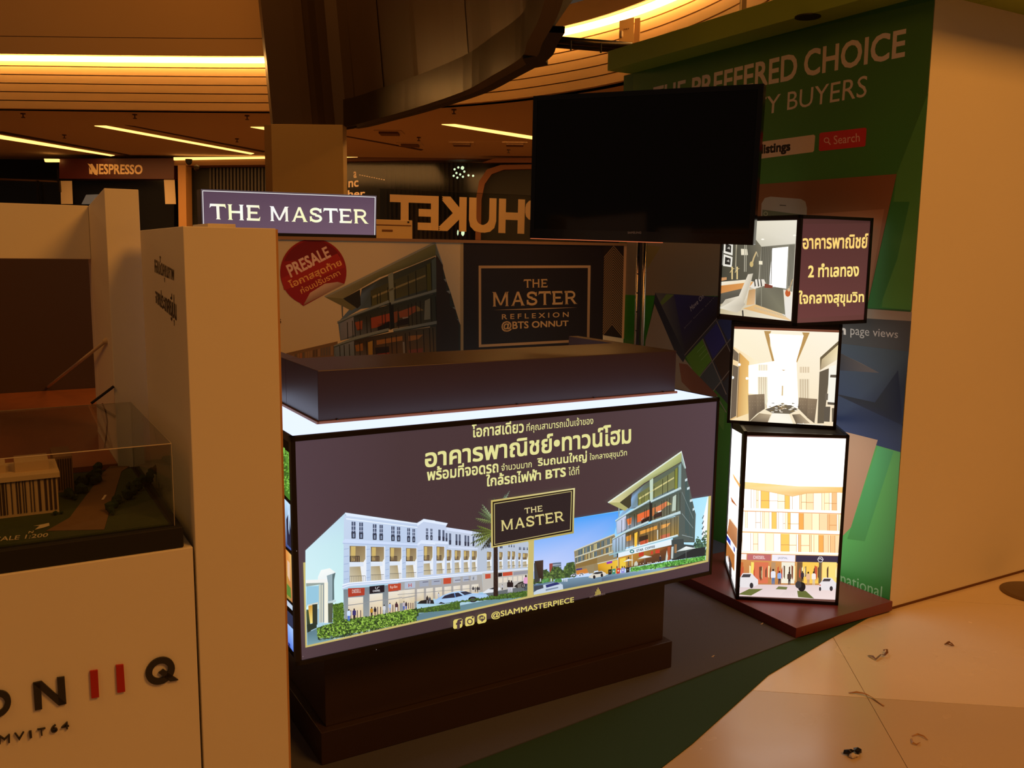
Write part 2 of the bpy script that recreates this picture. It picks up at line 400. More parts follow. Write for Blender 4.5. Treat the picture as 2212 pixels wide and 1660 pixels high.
fr.bb(U0+W-.02, U0+W, V0+.02, V0+.84, ZB, ZB+.02).bb(U0+W-.012, U0+W, V0+.02, V0+.84, ZT-.018, ZT)
lb = fr.build('lightbox_frame', M['black'], ct)
MB().bb(U0+.01, U0+W-.01, V0+.015, V0+.85, ZB+.004, ZB+.016).build('lightbox_floor', M['black'], ct)
MB().bb(U0+.008, U0+W-.008, V0+.022, V0+.85, ZT-.012, ZT-.001).build('glowing_top', M['glow'], ct)['label'] = 'glowing white acrylic top panel'
pf = MB().bb(U0+.012, U0+W-.012, V0+.006, V0+.012, ZB+.012, ZT-.012).build('front_panel', M['maroon'], ct)
ps = MB().bb(U0+.004, U0+.010, V0+.02, V0+.85, ZB+.016, ZT-.016).build('side_panel', M['blackmatte'], ct)
MB().bb(U0+W-.010, U0+W-.004, V0+.02, V0+.85, ZB+.016, ZT-.016).build('side_panel', M['maroon'], ct)
MB().bb(UA, UB_, UD, UD+.345, ZT, UZ).build('parapet', M['maroon'], ct, bevel=.002)
MB().bb(UA, UA+.05, UD+.345, UD+.68, ZT, UZ).build('parapet_arm', M['maroon'], ct, bevel=.002)
MB().bb(UB_-.05, UB_, UD+.345, UD+.68, ZT, UZ).build('parapet_arm', M['maroon'], ct, bevel=.002)
tr = MB().bb(UA-.006, UB_+.006, UD-.008, UD, ZT, ZT+.008).bb(UA-.008, UA, UD-.008, UD+.68, ZT, ZT+.008)
tr.build('parapet_trim', mat('brown_trim_strip', (150, 92, 58), .5), ct)
for i in range(5):
    MB().lathe(B(UA+.06+i*.33, UD-.004, ZT+.006), [(.004, 0), (.004, .004), (.002, .006)], 8).build('screw', M['black'], ct)

# --- print of the front panel
R3 = Q(590, 880, 4.096); R4 = Q(1030, 850, 4.096); QA = Q(600, 1220, 7.373); QB = Q(860, 1080, 7.373); QC = Q(700, 1090, 9.217)
QD = Q(1130, 1130, 7.373); QE = Q(1290, 970, 8.193); QF = Q(1300, 1120, 8.508); QG = Q(600, 1060, 3.814)
fp = Print(EY*(V0+.006), EY)
PUR = (74, 57, 61)
tl, tr_, br_, bl = (637.6, 953), (1550, 864.6), (1532, 1241), (652, 1432.6)
mixp = lambda p, q, t: (p[0]+(q[0]-p[0])*t, p[1]+(q[1]-p[1])*t)
cst = [((80, 62, 70), (80, 62, 68)), ((70, 53, 57), (66, 50, 54)), ((68, 51, 55), (64, 48, 52)), ((74, 57, 61), (68, 51, 55)), ((84, 66, 74), (78, 60, 67))]  # lighter ends paint the LED edge lighting into the purple
fp.layer += 1
for i in range(4): fp.poly([cst[i][0], cst[i+1][0], cst[i+1][1], cst[i][1]], [mixp(tl, tr_, i/4), mixp(tl, tr_, (i+1)/4), mixp(bl, br_, (i+1)/4), mixp(bl, br_, i/4)], lay=fp.layer)
YL = (228, 224, 150)
for s_, q_, b_ in (
    ('โอกาสเดียว', [(1020, 918), (1131, 907), (1131, 934.5), (1020, 945.5)], .022),
    ('ที่คุณสามารถเป็นเจ้าของ', [(1137.4, 914.5), (1281.5, 899), (1281.5, 921.5), (1137.4, 937)], .004),
    ('อาคารพาณิชย์•ทาวน์โฮม', [(919, 966), (1362.5, 914), (1362.5, 957), (919, 1010)], .024),
    ('พร้อมที่จอดรถ', [(923, 1011), (1076, 992.5), (1076, 1020.5), (923, 1039)], .024),
    ('จำนวนมาก', [(1083, 1002.5), (1148.4, 994.5), (1148.4, 1010), (1083, 1018)], .004),
    ('ริมถนนใหญ่', [(1161, 988), (1267.3, 974.5), (1267.3, 999.5), (1161, 1011)], .024),
    ('ใจกลางสุขุมวิท', [(1273.7, 980), (1354.2, 970), (1354.2, 988.5), (1273.7, 999)], .004),
    ('ใกล้รถไฟฟ้า', [(1051, 1026), (1168, 1013.5), (1168, 1037), (1051, 1051.5)], .024),
    ('BTS', [(1179.4, 1016.5), (1221.7, 1010.5), (1221.7, 1029.4), (1179.4, 1035)], .03),
    ('ได้ที่', [(1228, 1010), (1251, 1006.5), (1251, 1025.3), (1228, 1028)], .004)):
    fp.text(YL, s_, q_, b_)

GOLD = (200, 184, 112)
# left picture: classical terrace
fp.poly(GOLD, [(655, 1216), (1150, 1160), (1152.5, 1289), (659.7, 1400)])
fp.poly((172, 208, 226), [QG(228, 600), QG(2062, 420), QG(2058, 880), QG(240, 1278)])
fp.poly([(214, 244, 246), (206, 238, 246), (190, 220, 240), (196, 232, 240), (206, 242, 244)], [(228, 1000), (228, 495), (560, 182), (548, 420), (540, 930)], q=QG)
fp.poly([(200, 216, 240), (190, 208, 236), (196, 206, 226), (196, 208, 226), (184, 204, 232)], [(545, 205), (1145, 268), (1600, 335), (1640, 690), (540, 800)], q=QG)
fp.poly((184, 196, 214), [(1600, 335), (2068, 430), (2066, 640), (1640, 690)], q=QG)
fp.poly((196, 210, 236), [(1148, 268), (1205, 235), (1400, 270), (1385, 300), (1390, 700), (1155, 730)], q=QG)
for c_, pts in (((224, 238, 255), [(420, 165), (1845, 375), (1845, 400), (440, 230)]), ((232, 244, 255), [(440, 275), (1860, 455), (1860, 470), (440, 300)]),
                ((206, 222, 250), [(370, 735), (420, 690), (1860, 790), (1860, 825), (372, 770)]), ((168, 186, 222), [(372, 770), (1860, 822), (1860, 834), (372, 784)]),
                ((226, 238, 255), [(1850, 375), (1985, 295), (2212, 325), (2212, 360), (1985, 335), (1850, 410)]), ((230, 240, 255), [(1870, 790), (1930, 720), (2212, 745), (2212, 800), (1930, 780), (1870, 820)])):
    fp.poly(c_, pts, q=QC)
for c_, pts in (((226, 238, 255), [(300, 375), (405, 308), (790, 378), (765, 410), (405, 350), (310, 420)]), ((214, 226, 250), [(770, 440), (1180, 505), (1180, 550), (770, 490)]),
                ((220, 232, 252), [(310, 700), (370, 645), (795, 675), (795, 710), (370, 690), (310, 730)]), ((210, 222, 246), [(800, 740), (1270, 770), (1270, 795), (800, 770)])):
    fp.poly(c_, pts, q=QB)
L0 = fp.layer+1
for x, y0, y1, w in ((548, 345, 682, 78), (700, 360, 692, 76), (972, 395, 708, 72), (1105, 408, 716, 66), (1338, 437, 732, 66), (1452, 450, 740, 64), (1656, 474, 752, 56), (1760, 488, 758, 52), (2030, 478, 706, 42), (2118, 485, 712, 40)):
    fp.poly((70, 84, 110), [(x, y0), (x+w, y0+4), (x+w, y1), (x, y1)], lay=L0, q=QC)
    fp.poly((206, 218, 244), [(x+w*.42, y0), (x+w*.54, y0), (x+w*.54, y1-130), (x+w*.42, y1-130)], lay=L0+1, q=QC)
    for k in (.25, .5): fp.poly((206, 218, 244), [(x, y0+(y1-y0)*k), (x+w, y0+(y1-y0)*k), (x+w, y0+(y1-y0)*k+9), (x, y0+(y1-y0)*k+9)], lay=L0+1, q=QC)
    fp.poly((40, 48, 66), [(x-4, y1-(y1-y0)*.38), (x+w+4, y1-(y1-y0)*.37), (x+w+2, y1), (x, y1)], lay=L0+2, q=QC)
    fp.poly((130, 146, 172), [(x+w*.3, y1-(y1-y0)*.3), (x+w*.75, y1-(y1-y0)*.3), (x+w*.75, y1-20), (x+w*.3, y1-20)], lay=L0+3, q=QC)
for x, y0, y1, w in ((640, 476, 652, 36), (706, 484, 660, 32), (757, 530, 664, 28), (812, 536, 718, 32), (915, 548, 726, 30), (966, 552, 730, 30), (1058, 566, 738, 30), (1104, 574, 742, 28), (1186, 586, 742, 26), (1428, 650, 766, 18), (1450, 650, 766, 18),
                     (1620, 690, 776, 18), (1645, 690, 776, 16), (1760, 715, 758, 14), (1800, 715, 758, 14), (1840, 720, 760, 12), (1925, 752, 800, 14), (1945, 752, 800, 12), (1990, 757, 803, 14), (2010, 757, 803, 12), (2050, 760, 805, 14)):
    fp.poly((84, 96, 120), [(x, y0), (x+w, y0+4), (x+w, y1), (x, y1)], lay=L0, q=QB)
    fp.poly((48, 56, 76), [(x-2, y1-(y1-y0)*.4), (x+w+2, y1-(y1-y0)*.38), (x+w, y1), (x, y1)], lay=L0+1, q=QB)
fp.layer = L0+4
def loggia(q, x0, x1, y0, s0, s1, y1, big=True):
    L = fp.layer+1
    fp.poly([(120, 100, 72), (150, 128, 92), (196, 180, 140), (214, 206, 180)], [(x0, y0), (x1, y0+6), (x1, y1-14), (x0, y1)], lay=L, q=q)
    fp.poly((206, 180, 110), [(x0+(x1-x0)*.08, y0+10), (x0+(x1-x0)*.38, y0+12), (x0+(x1-x0)*.36, s0-20), (x0+(x1-x0)*.08, s0-20)], lay=L+1, q=q)
    fp.poly((236, 240, 246), [(x0+(x1-x0)*.68, s1), (x1, s0-60), (x1, y1-14), (x0+(x1-x0)*.82, y1-10)], lay=L+1, q=q)
    fp.poly((60, 52, 46), [(x0, s0-(s0-y0)*.38), (x0+(x1-x0)*.64, s0-(s0-y0)*.38), (x0+(x1-x0)*.64, s0), (x0, s0)], lay=L+1, q=q)
    for k in range(1, 6):
        xx = x0+(x1-x0)*.64*k/6
        fp.poly((150, 124, 92), [(xx, s0-(s0-y0)*.34), (xx+(x1-x0)*.05, s0-(s0-y0)*.34), (xx+(x1-x0)*.05, s0-4), (xx, s0-4)], lay=L+2, q=q)
    fp.poly((222, 232, 246), [(x0-2, s0), (x0+(x1-x0)*.86, s0), (x0+(x1-x0)*.9, s1-10), (x0-2, s1)], lay=L+2, q=q)
    hb = (y1-s1)*.42
    fp.poly((92, 88, 84), [(x0, y1-hb), (x1, y1-hb-8), (x1, y1-hb), (x0, y1-hb+8)], lay=L+3, q=q)
    n = 9
    for k in range(n+1):
        xx = x0+(x1-x0)*k/n
        fp.poly((120, 112, 104), [(xx, y1-hb), (xx+(x1-x0)*.02, y1-hb), (xx+(x1-x0)*.02, y1-8), (xx, y1-8)], lay=L+3, q=q)
    fp.poly((232, 240, 252), [(x1, y0-6), (x1+(x1-x0)*.07, y0-6), (x1+(x1-x0)*.07, y1-14), (x1, y1-10)], lay=L+3, q=q)
L0 = fp.layer
for a in ((510, 822, 828, 1150, 1246, 1560), (932, 1195, 846, 1142, 1236, 1522), (1308, 1538, 860, 1138, 1222, 1492), (1632, 1838, 872, 1136, 1216, 1466)):
    fp.layer = L0; loggia(QC, *a)
for a in ((408, 548, 740, 975, 1020, 1205), (612, 735, 746, 972, 1015, 1190), (775, 850, 796, 972, 1010, 1182), (900, 998, 804, 965, 1005, 1170), (1045, 1135, 808, 962, 1000, 1162), (1174, 1255, 812, 960, 998, 1150),
          (1415, 1485, 828, 960, 990, 1132), (1610, 1666, 832, 960, 990, 1116), (1745, 1790, 820, 955, 985, 1104), (1815, 1865, 822, 955, 985, 1100), (1915, 1955, 846, 955, 985, 1092), (1985, 2068, 850, 955, 990, 1082)):
    fp.layer = L0; loggia(QB, *a)
fp.layer = L0+5
# pier joints
for x0, x1, ys in ((395, 490, (880, 1030, 1180, 1330, 1480)), (842, 915, (888, 1030, 1165, 1310, 1450)), (1222, 1292, (905, 1032, 1160, 1290, 1420)), (1560, 1620, (910, 1035, 1160, 1280)), (1862, 1970, (910, 1020, 1130, 1240, 1350))):
    for y in ys: fp.poly((150, 172, 210), [(x0, y+10), (x1, y-4), (x1, y+6), (x0, y+20)], lay=fp.layer, q=QC)
# main cornice above the shops
for c_, a, b_ in (((236, 244, 255), 0, 26), ((176, 194, 226), 26, 40), ((226, 236, 252), 40, 66), ((190, 206, 232), 66, 84)):
    fp.poly(c_, [(1030, 318+a), (1140, 288+a*.8), (2212, 205+a*.75), (2212, 205+b_*.75), (1140, 288+b_*.8), (1030, 318+b_)], q=QA, lay=fp.layer+1)
    fp.poly(c_, [(280, 1245+a*.7), (1330, 1150+a*.5), (2110, 1090+a*.3), (2110, 1090+b_*.3), (1330, 1150+b_*.5), (280, 1245+b_*.7)], q=QB, lay=fp.layer+1)
fp.layer += 2
# ground floor
fp.poly([(120, 136, 146), (110, 126, 134), (150, 150, 150), (150, 160, 160)], [(1045, 400), (2212, 285), (2212, 720), (1060, 900)], q=QA)
fp.poly([(160, 164, 170), (170, 168, 166), (176, 168, 158), (170, 160, 150)], [(0, 1320), (1335, 1190), (1350, 1470), (0, 1659)], q=QB)
fp.poly((190, 186, 180), [(1340, 1175), (2070, 1115), (2065, 1400), (1350, 1480)], q=QB)
L = fp.layer+1
for x0, x1, y0, y1 in ((1120, 1360, 530, 900), (1460, 1670, 475, 840), (1760, 1940, 440, 790), (2020, 2175, 410, 740)):
    fp.poly([(232, 226, 214), (236, 228, 210), (226, 200, 150), (214, 190, 150)], [(x0, y0), (x1, y0-16), (x1, y1-30), (x0, y1)], lay=L, q=QA)
    fp.poly((150, 150, 152), [(x0-40, y0+120), (x1+40, y0+80), (x1+40, y0+92), (x0-40, y0+134)], lay=L+1, q=QA)
    for k in range(4):
        xx = x0+(x1-x0)*(.15+.22*k); fp.poly((96, 78, 84), [(xx, y0+200), (xx+14, y0+200), (xx+14, y1-40), (xx, y1-30)], lay=L+1, q=QA)
for i in range(9):
    x0 = 10+i*145; y0 = 1450-i*12
    fp.poly([(232, 226, 216), (226, 218, 200), (214, 196, 160), (206, 190, 160)], [(x0, y0), (x0+110, y0-12), (x0+110, y0+190), (x0, y0+200)], lay=L, q=QB)
    fp.poly((140, 142, 146), [(x0-20, y0+60), (x0+125, y0+46), (x0+125, y0+54), (x0-20, y0+68)], lay=L+1, q=QB)
fp.layer = L+2
for i in range(6): fp.poly((226, 216, 200), [QB(1600+i*78, 1250-i*8), QB(1660+i*78, 1245-i*8), QB(1660+i*78, 1320-i*8), QB(1600+i*78, 1330-i*8)], lay=fp.layer)
for c_, pts in (((176, 62, 44), [(1118, 380), (1385, 370), (1382, 490), (1122, 520)]), ((24, 24, 34), [(1460, 350), (1698, 326), (1698, 440), (1462, 470)]),
                ((186, 70, 46), [(1757, 314), (1962, 300), (1960, 408), (1762, 434)]), ((176, 186, 204), [(2022, 288), (2190, 276), (2190, 374), (2026, 388)])):
    fp.poly(c_, pts, q=QA, lay=fp.layer+1)
for c_, pts in (((178, 188, 206), [(105, 1318), (272, 1302), (272, 1400), (105, 1420)]), ((160, 168, 186), [(340, 1298), (486, 1284), (486, 1374), (340, 1390)]), ((164, 172, 190), [(532, 1280), (680, 1264), (680, 1350), (532, 1366)]),
                ((196, 76, 50), [(722, 1252), (846, 1244), (842, 1336), (722, 1346)]), ((178, 184, 198), [(880, 1238), (990, 1230), (990, 1316), (880, 1326)]), ((170, 178, 196), [(1030, 1226), (1122, 1218), (1122, 1296), (1030, 1306)]),
                ((186, 190, 200), [(1160, 1212), (1256, 1204), (1256, 1280), (1160, 1290)]), ((196, 78, 54), [(1386, 1186), (1474, 1180), (1474, 1252), (1388, 1262)]), ((30, 28, 34), [(1592, 1170), (1656, 1164), (1656, 1222), (1592, 1230)]),
                ((196, 76, 52), [(1665, 1162), (1820, 1146), (1822, 1204), (1667, 1220)]), ((150, 150, 160), [(1835, 1150), (2066, 1126), (2066, 1180), (1835, 1206)]), ((90, 100, 116), [(1195, 1225), (1215, 1222), (1222, 1270), (1185, 1274)])):
    fp.poly(c_, pts, q=QB, lay=fp.layer+1)
fp.layer += 2
fp.text((222, 216, 210), 'DIESELL', [(1185, 402), (1325, 388), (1325, 446), (1185, 460)], q=QA)
fp.text((222, 222, 226), 'CHANEL', [(1514, 412), (1632, 400), (1632, 428), (1514, 440)], .02, q=QA)
for dx in (0, 34): fp.line((222, 222, 226), [(1572+dx-20*(1-dx/17)*.6, 358), (1556+dx*.9, 366), (1556+dx*.9, 388), (1580+dx*.3, 394)], .9, q=QA)
fp.text((236, 214, 196), 'Ray-Ban', [(1790, 342), (1905, 330), (1905, 384), (1790, 396)], q=QA)
fp.text((190, 90, 90), 'H', [(2085, 312), (2130, 308), (2130, 356), (2085, 360)], .02, q=QA)
fp.text((190, 90, 90), 'H', [(165, 1340), (215, 1335), (215, 1390), (165, 1395)], .02, q=QB)
for x in (390, 570, 905, 1050): fp.poly((110, 110, 128), [(x, 1330-x*.055), (x+90, 1322-x*.055), (x+90, 1336-x*.055), (x, 1344-x*.055)], q=QB, lay=fp.layer)
# gatehouse at the left end
fp.poly([(240, 250, 252), (248, 252, 250), (248, 250, 246), (240, 246, 246)], [(640, 200), (690, 90), (830, 60), (925, 130), (800, 270), (450, 290)][0:4]+[(800, 260), (640, 250)], q=QA)
fp.poly((244, 244, 240), [(445, 250), (800, 235), (800, 300), (450, 300)], q=QA)
fp.poly((150, 164, 158), [(450, 300), (790, 290), (740, 310), (452, 352)], q=QA)
fp.poly((150, 172, 180), [(780, 180), (920, 130), (900, 240), (880, 580), (800, 600), (800, 300)], q=QA)
fp.poly((90, 112, 116), [(870, 160), (920, 130), (895, 250), (900, 560), (870, 570)], q=QA)
fp.poly((150, 160, 160), [(655, 330), (740, 300), (740, 920), (655, 930)], q=QA)
fp.poly((246, 244, 226), [(740, 290), (800, 290), (802, 930), (740, 935)], q=QA)
for x in (665, 700): fp.poly((236, 234, 206), [(x, 330), (x+16, 322), (x+14, 930), (x, 930)], q=QA, lay=fp.layer)
fp.poly((196, 212, 216), [(790, 590), (930, 565), (920, 600), (800, 620)], q=QA)
fp.poly((84, 92, 78), [(800, 620), (880, 610), (870, 930), (805, 930)], q=QA)
fp.poly([(72, 104, 34), (96, 130, 44), (86, 120, 40), (66, 100, 34)], [(880, 640), (1045, 605), (1056, 900), (880, 930)], q=QA)
fp.poly((150, 200, 224), [(455, 350), (650, 340), (650, 640), (480, 640), (455, 700)], q=QA)
fp.poly((210, 210, 196), [(485, 640), (640, 600), (640, 640), (485, 665)], q=QA)
fp.poly((50, 56, 44), [(550, 640), (632, 630), (632, 960), (552, 960)], q=QA)
fp.poly([(206, 150, 50), (206, 150, 50), (248, 226, 130), (248, 226, 130)], [(488, 662), (552, 648), (555, 935), (490, 950)], q=QA)
fp.poly([(70, 90, 60), (70, 90, 50), (40, 50, 40), (40, 50, 44)], [(455, 720), (488, 720), (530, 1060), (468, 1090)], q=QA)
fp.poly((40, 54, 44), [(462, 960), (620, 930), (620, 1010), (530, 1050), (468, 1090)], q=QA)
# road and hedges
fp.poly([(92, 126, 140), (96, 128, 140), (110, 150, 160), (120, 160, 170)], [(468, 1090), (620, 1020), (900, 1190), (470, 1290)], q=QA)
fp.poly([(96, 128, 142), (104, 140, 150), (110, 150, 156), (90, 124, 140)], [(885, 1330), (1140, 1280), (1140, 1291), (885, 1347)])
fp.poly((100, 108, 112), [(1360, 1500), (1900, 1400), (2070, 1400), (2060, 1470), (1600, 1540), (1360, 1560)], q=QB)
fp.poly([(70, 100, 44), (74, 108, 44), (60, 84, 40), (56, 80, 36)], [(600, 1659), (2060, 1450), (2060, 1545), (700, 1659)], q=QB)
fp.poly([(66, 92, 44), (72, 106, 44), (58, 84, 40), (54, 76, 40)], [(1155, 975), (1500, 920), (1500, 980), (1160, 1010)], q=QG)
foliage_low = [(1155, 975), (1500, 920), (1500, 980), (1160, 1010)]
hedge = [(625, 1010), (1060, 880), (1500, 820), (2212, 700), (2212, 905), (1500, 1060), (1000, 1165), (640, 1200)]
fp.poly([(40, 62, 34)]*8, hedge, q=QA)
fp.poly((44, 66, 36), [(1050, 1030-30), (1160, 975), (1160, 1035), (1050, 1075)], q=QG)
def inside(p, poly):
    r = False; j = len(poly)-1
    for i in range(len(poly)):
        if (poly[i][1] > p[1]) != (poly[j][1] > p[1]) and p[0] < (poly[j][0]-poly[i][0])*(p[1]-poly[i][1])/(poly[j][1]-poly[i][1])+poly[i][0]: r = not r
        j = i
    return r
def foliage(pr, poly, cols, n, size, q=None, seed=1, asp=.55):
    rr = random.Random(seed); xs = [p[0] for p in poly]; ys = [p[1] for p in poly]; L = pr.layer+1; k = 0; tries = 0
    while k < n and tries < n*6:
        tries += 1
        x = rr.uniform(min(xs), max(xs)); y = rr.uniform(min(ys), max(ys))
        if not inside((x, y), poly): continue
        k += 1; a = rr.uniform(0, 6.28); s_ = size*rr.uniform(.6, 1.3); c = cols(rr, x, y)
        pts = [(x+s_*math.cos(a), y+s_*math.sin(a)), (x+s_*asp*math.cos(a+1.6), y+s_*asp*math.sin(a+1.6)), (x-s_*math.cos(a), y-s_*math.sin(a)), (x+s_*asp*math.cos(a-1.6), y+s_*asp*math.sin(a-1.6))]
        pr.poly(c, pts, lay=L+k % 6, q=q)
    pr.layer = L+6
def hcol(rr, x, y):
    low = y > 1190-(x-625)*.17
    if low: return rr.choice([(28, 46, 36), (60, 84, 66), (150, 176, 164), (90, 116, 104), (40, 60, 40)])
    return rr.choice([(70, 100, 40), (120, 160, 56), (160, 200, 84), (46, 70, 34), (90, 128, 44)])
foliage(fp, hedge, hcol, 1500, 20, q=QA, seed=3)
foliage(fp, [(600, 1659), (2060, 1450), (2060, 1545), (700, 1659)], lambda r, x, y: r.choice([(56, 84, 36), (90, 126, 50), (70, 106, 40), (50, 66, 40)]), 260, 18, q=QB, seed=4)
foliage(fp, [(880, 640), (1045, 605), (1056, 900), (880, 930)], lambda r, x, y: r.choice([(66, 96, 34), (110, 146, 50), (56, 84, 30), (92, 124, 60)]), 160, 16, q=QA, seed=5)
foliage(fp, foliage_low, lambda r, x, y: r.choice([(60, 90, 36), (96, 130, 50), (76, 110, 44)]), 140, 9, q=QG, seed=44)
# people
def person(pr, x, y, h, top, bot, q=None, hair=(30, 24, 24)):
    L = pr.layer+1
    pr.poly(bot, [(x-h*.08, y-h*.45), (x+h*.1, y-h*.45), (x+h*.08, y), (x+h*.02, y), (x, y-h*.3), (x-h*.03, y), (x-h*.09, y)], lay=L, q=q)
    pr.poly(top, [(x-h*.15, y-h*.78), (x-h*.05, y-h*.86), (x+h*.06, y-h*.86), (x+h*.15, y-h*.78), (x+h*.15, y-h*.45), (x+h*.11, y-h*.42), (x-h*.11, y-h*.42), (x-h*.15, y-h*.45)], lay=L+1, q=q)
    pr.poly(hair, [(x+h*.065*math.cos(k*.785), y-h*.92+h*.08*math.sin(k*.785)) for k in range(8)], lay=L+1, q=q)
for a in ((1132, 900, 190, (206, 226, 250), (60, 110, 210)), (1218, 890, 190, (56, 50, 110), (30, 24, 40)), (1495, 830, 150, (190, 140, 50), (40, 30, 40)), (1550, 815, 140, (30, 30, 40), (150, 120, 100)),
          (1695, 790, 150, (210, 214, 220), (200, 206, 216)), (1785, 750, 140, (170, 190, 230), (160, 170, 200)), (1890, 745, 150, (70, 40, 50), (226, 220, 220)), (2010, 725, 140, (190, 180, 190), (60, 90, 180)), (2045, 715, 120, (60, 50, 60), (90, 110, 180))):
    person(fp, *a, q=QA)
for a in ((465, 1659, 130, (50, 44, 44), (190, 190, 196)), (505, 1659, 110, (70, 74, 90), (160, 160, 170)), (645, 1590, 110, (190, 196, 210), (170, 180, 200)), (1195, 1480, 100, (60, 60, 66), (190, 190, 190)), (1230, 1478, 90, (120, 120, 120), (60, 60, 60)), (1265, 1480, 100, (50, 50, 56), (70, 70, 76)),
          (1290, 1478, 90, (80, 80, 84), (190, 190, 190)), (1660, 1440, 90, (190, 190, 200), (40, 40, 44)), (1765, 1480, 200, (30, 24, 28), (196, 196, 206)), (1805, 1475, 190, (34, 26, 30), (206, 206, 214)), (2035, 1440, 240, (224, 160, 200), (40, 60, 80))):
    person(fp, *a, q=QB)
# cars
fp.poly((30, 32, 34), [(300, 1659), (360, 1610), (470, 1590), (560, 1600), (575, 1659)], q=QB)
fp.poly([(150, 190, 236)]*3+[(180, 210, 244)]*4+[(120, 170, 220)]*3, [(575, 1659), (590, 1600), (700, 1530), (830, 1480), (960, 1455), (1080, 1460), (1180, 1490), (1340, 1495), (1430, 1520), (1450, 1556)]+[(1250, 1580), (1000, 1610), (720, 1645)][0:0], q=QB)
fp.poly((170, 204, 240), [(575, 1659), (590, 1600), (1000, 1540), (1400, 1500), (1450, 1556), (740, 1650)], q=QB)
fp.poly((40, 44, 64), [(690, 1580), (740, 1530), (850, 1495), (960, 1480), (1030, 1530), (900, 1560)], q=QB)
fp.poly((50, 56, 74), [(985, 1470), (1080, 1460), (1180, 1492), (1060, 1522)], q=QB)
fp.poly((96, 140, 200), [(890, 1490), (905, 1490), (920, 1555), (905, 1558)], q=QB)
fp.disc((24, 26, 30), 1190, 1590, 72, 46, q=QB); fp.disc((70, 74, 80), 1190, 1592, 44, 30, q=QB)
fp.poly((24, 26, 30), [(640, 1659), (680, 1630), (740, 1650), (745, 1659)], q=QB)
fp.poly((226, 230, 236), [(1350, 1480), (1440, 1420), (1530, 1395), (1620, 1400), (1640, 1430), (1500, 1480), (1360, 1490)], q=QB)
fp.poly((60, 64, 70), [(1440, 1425), (1530, 1395), (1600, 1405), (1510, 1430)], q=QB)
fp.poly((40, 40, 40), [(1845, 1385), (1920, 1320), (1990, 1300), (2010, 1390), (1900, 1410)], q=QB)
fp.poly((110, 106, 100), [(1900, 1350), (1985, 1325), (2000, 1400), (1905, 1410)], q=QB)
fp.ring((40, 42, 48), *QB(1995, 1370), 4.4, 1.6)
foliage(fp, [(900, 1620), (1400, 1550), (1900, 1480), (2055, 1455), (2055, 1500), (760, 1655)], lambda r, x, y: r.choice([(70, 104, 44), (96, 130, 54), (60, 88, 40)]), 140, 18, q=QB, seed=14)
# palm
fp.poly((44, 32, 30), [(1520, 745), (1585, 745), (1592, 1535), (1518, 1540)], q=QB)
for k in range(50): fp.poly((80, 64, 56) if k % 2 else (28, 20, 20), [(1526+(k*37) % 56, 770+k*15), (1536+(k*37) % 56, 770+k*15), (1533+(k*37) % 56, 780+k*15)], q=QB, lay=fp.layer+1)
fp.layer += 1
def frond(pr, base, tip, wd, c, q, n=9, sag=.25):
    L = pr.layer+1; bx, by = base; tx, ty = tip; l = math.hypot(tx-bx, ty-by); nx, ny = -(ty-by)/l, (tx-bx)/l
    for k in range(n):
        t0 = k/n; t1 = (k+1.7)/n
        for sd in (-1, 1):
            w_ = wd*math.sin(math.pi*min(1, .15+t0*.85))
            p0 = (bx+(tx-bx)*t0, by+(ty-by)*t0+sag*l*t0*t0); p1 = (bx+(tx-bx)*min(1, t0+.12), by+(ty-by)*min(1, t0+.12)+sag*l*min(1, t0+.12)**2)
            p2 = (bx+(tx-bx)*t1+nx*w_*sd, by+(ty-by)*t1+ny*w_*sd+sag*l*t1*t1+w_*.5)
            pr.poly(c if sd > 0 else tuple(int(x*.7) for x in c), [p0, p1, p2], lay=L, q=q)
    pr.layer = L
for tip, c_ in (((1190, 480), (96, 110, 50)), ((1165, 690), (84, 98, 44)), ((1240, 740), (150, 166, 90)), ((1330, 790), (40, 46, 30)), ((1250, 300), (140, 158, 96)), ((1290, 200), (100, 118, 84)), ((1350, 90), (150, 172, 130)), ((1215, 590), (60, 72, 34)), ((1270, 420), (120, 136, 60)), ((1400, 760), (56, 60, 44)), ((1180, 560), (110, 124, 60)), ((1330, 150), (126, 146, 100)), ((1260, 640), (130, 148, 66))):
    frond(fp, (1540, 520 if tip[1] > 300 else 360), tip, 40, c_, QB, sag=.0)
for tip, c_ in (((205, 960), (120, 140, 120)), ((285, 870), (130, 150, 130)), ((150, 930), (80, 96, 70)), ((250, 900), (110, 134, 110))): frond(fp, (200, 1010), tip, 14, c_, R4, sag=0)
# gold post between the pictures
# right picture
fp.poly([(60, 156, 252), (110, 200, 255), (180, 236, 255), (200, 240, 252), (206, 226, 255), (186, 204, 252)], [(1152, 1168), (1240, 1120), (1534, 1072), (1525, 1210), (1300, 1250), (1153, 1288)])
fp.poly([(70, 164, 252), (70, 160, 250), (130, 196, 250), (188, 206, 250), (200, 212, 252)], [(1150, 1134), (1340, 1105), (1320, 1180), (1240, 1230), (1152, 1235)])
fp.poly((250, 252, 255), [(1960, 840), (1965, 850), (1955, 1100), (1945, 1640), (1850, 1600), (1880, 1200)], q=QE)
for i in range(5): fp.poly((60, 76, 84), [(1855+i*-4, 1230+i*95), (1885, 1170+i*95), (1890, 1185+i*95), (1866, 1245+i*95)], q=QE, lay=fp.layer+1)
fp.layer += 1
foliage(fp, [(1700, 420), (1780, 330), (1830, 420), (1900, 230), (1930, 250), (1925, 700), (1700, 700)], lambda r, x, y: r.choice([(50, 84, 70), (76, 110, 84), (40, 60, 50), (96, 130, 100)]), 170, 30, q=QF, seed=6)
fp.poly((34, 44, 48), [(1360, 620), (1700, 560), (1905, 530), (1900, 690), (1280, 780)], q=QF)
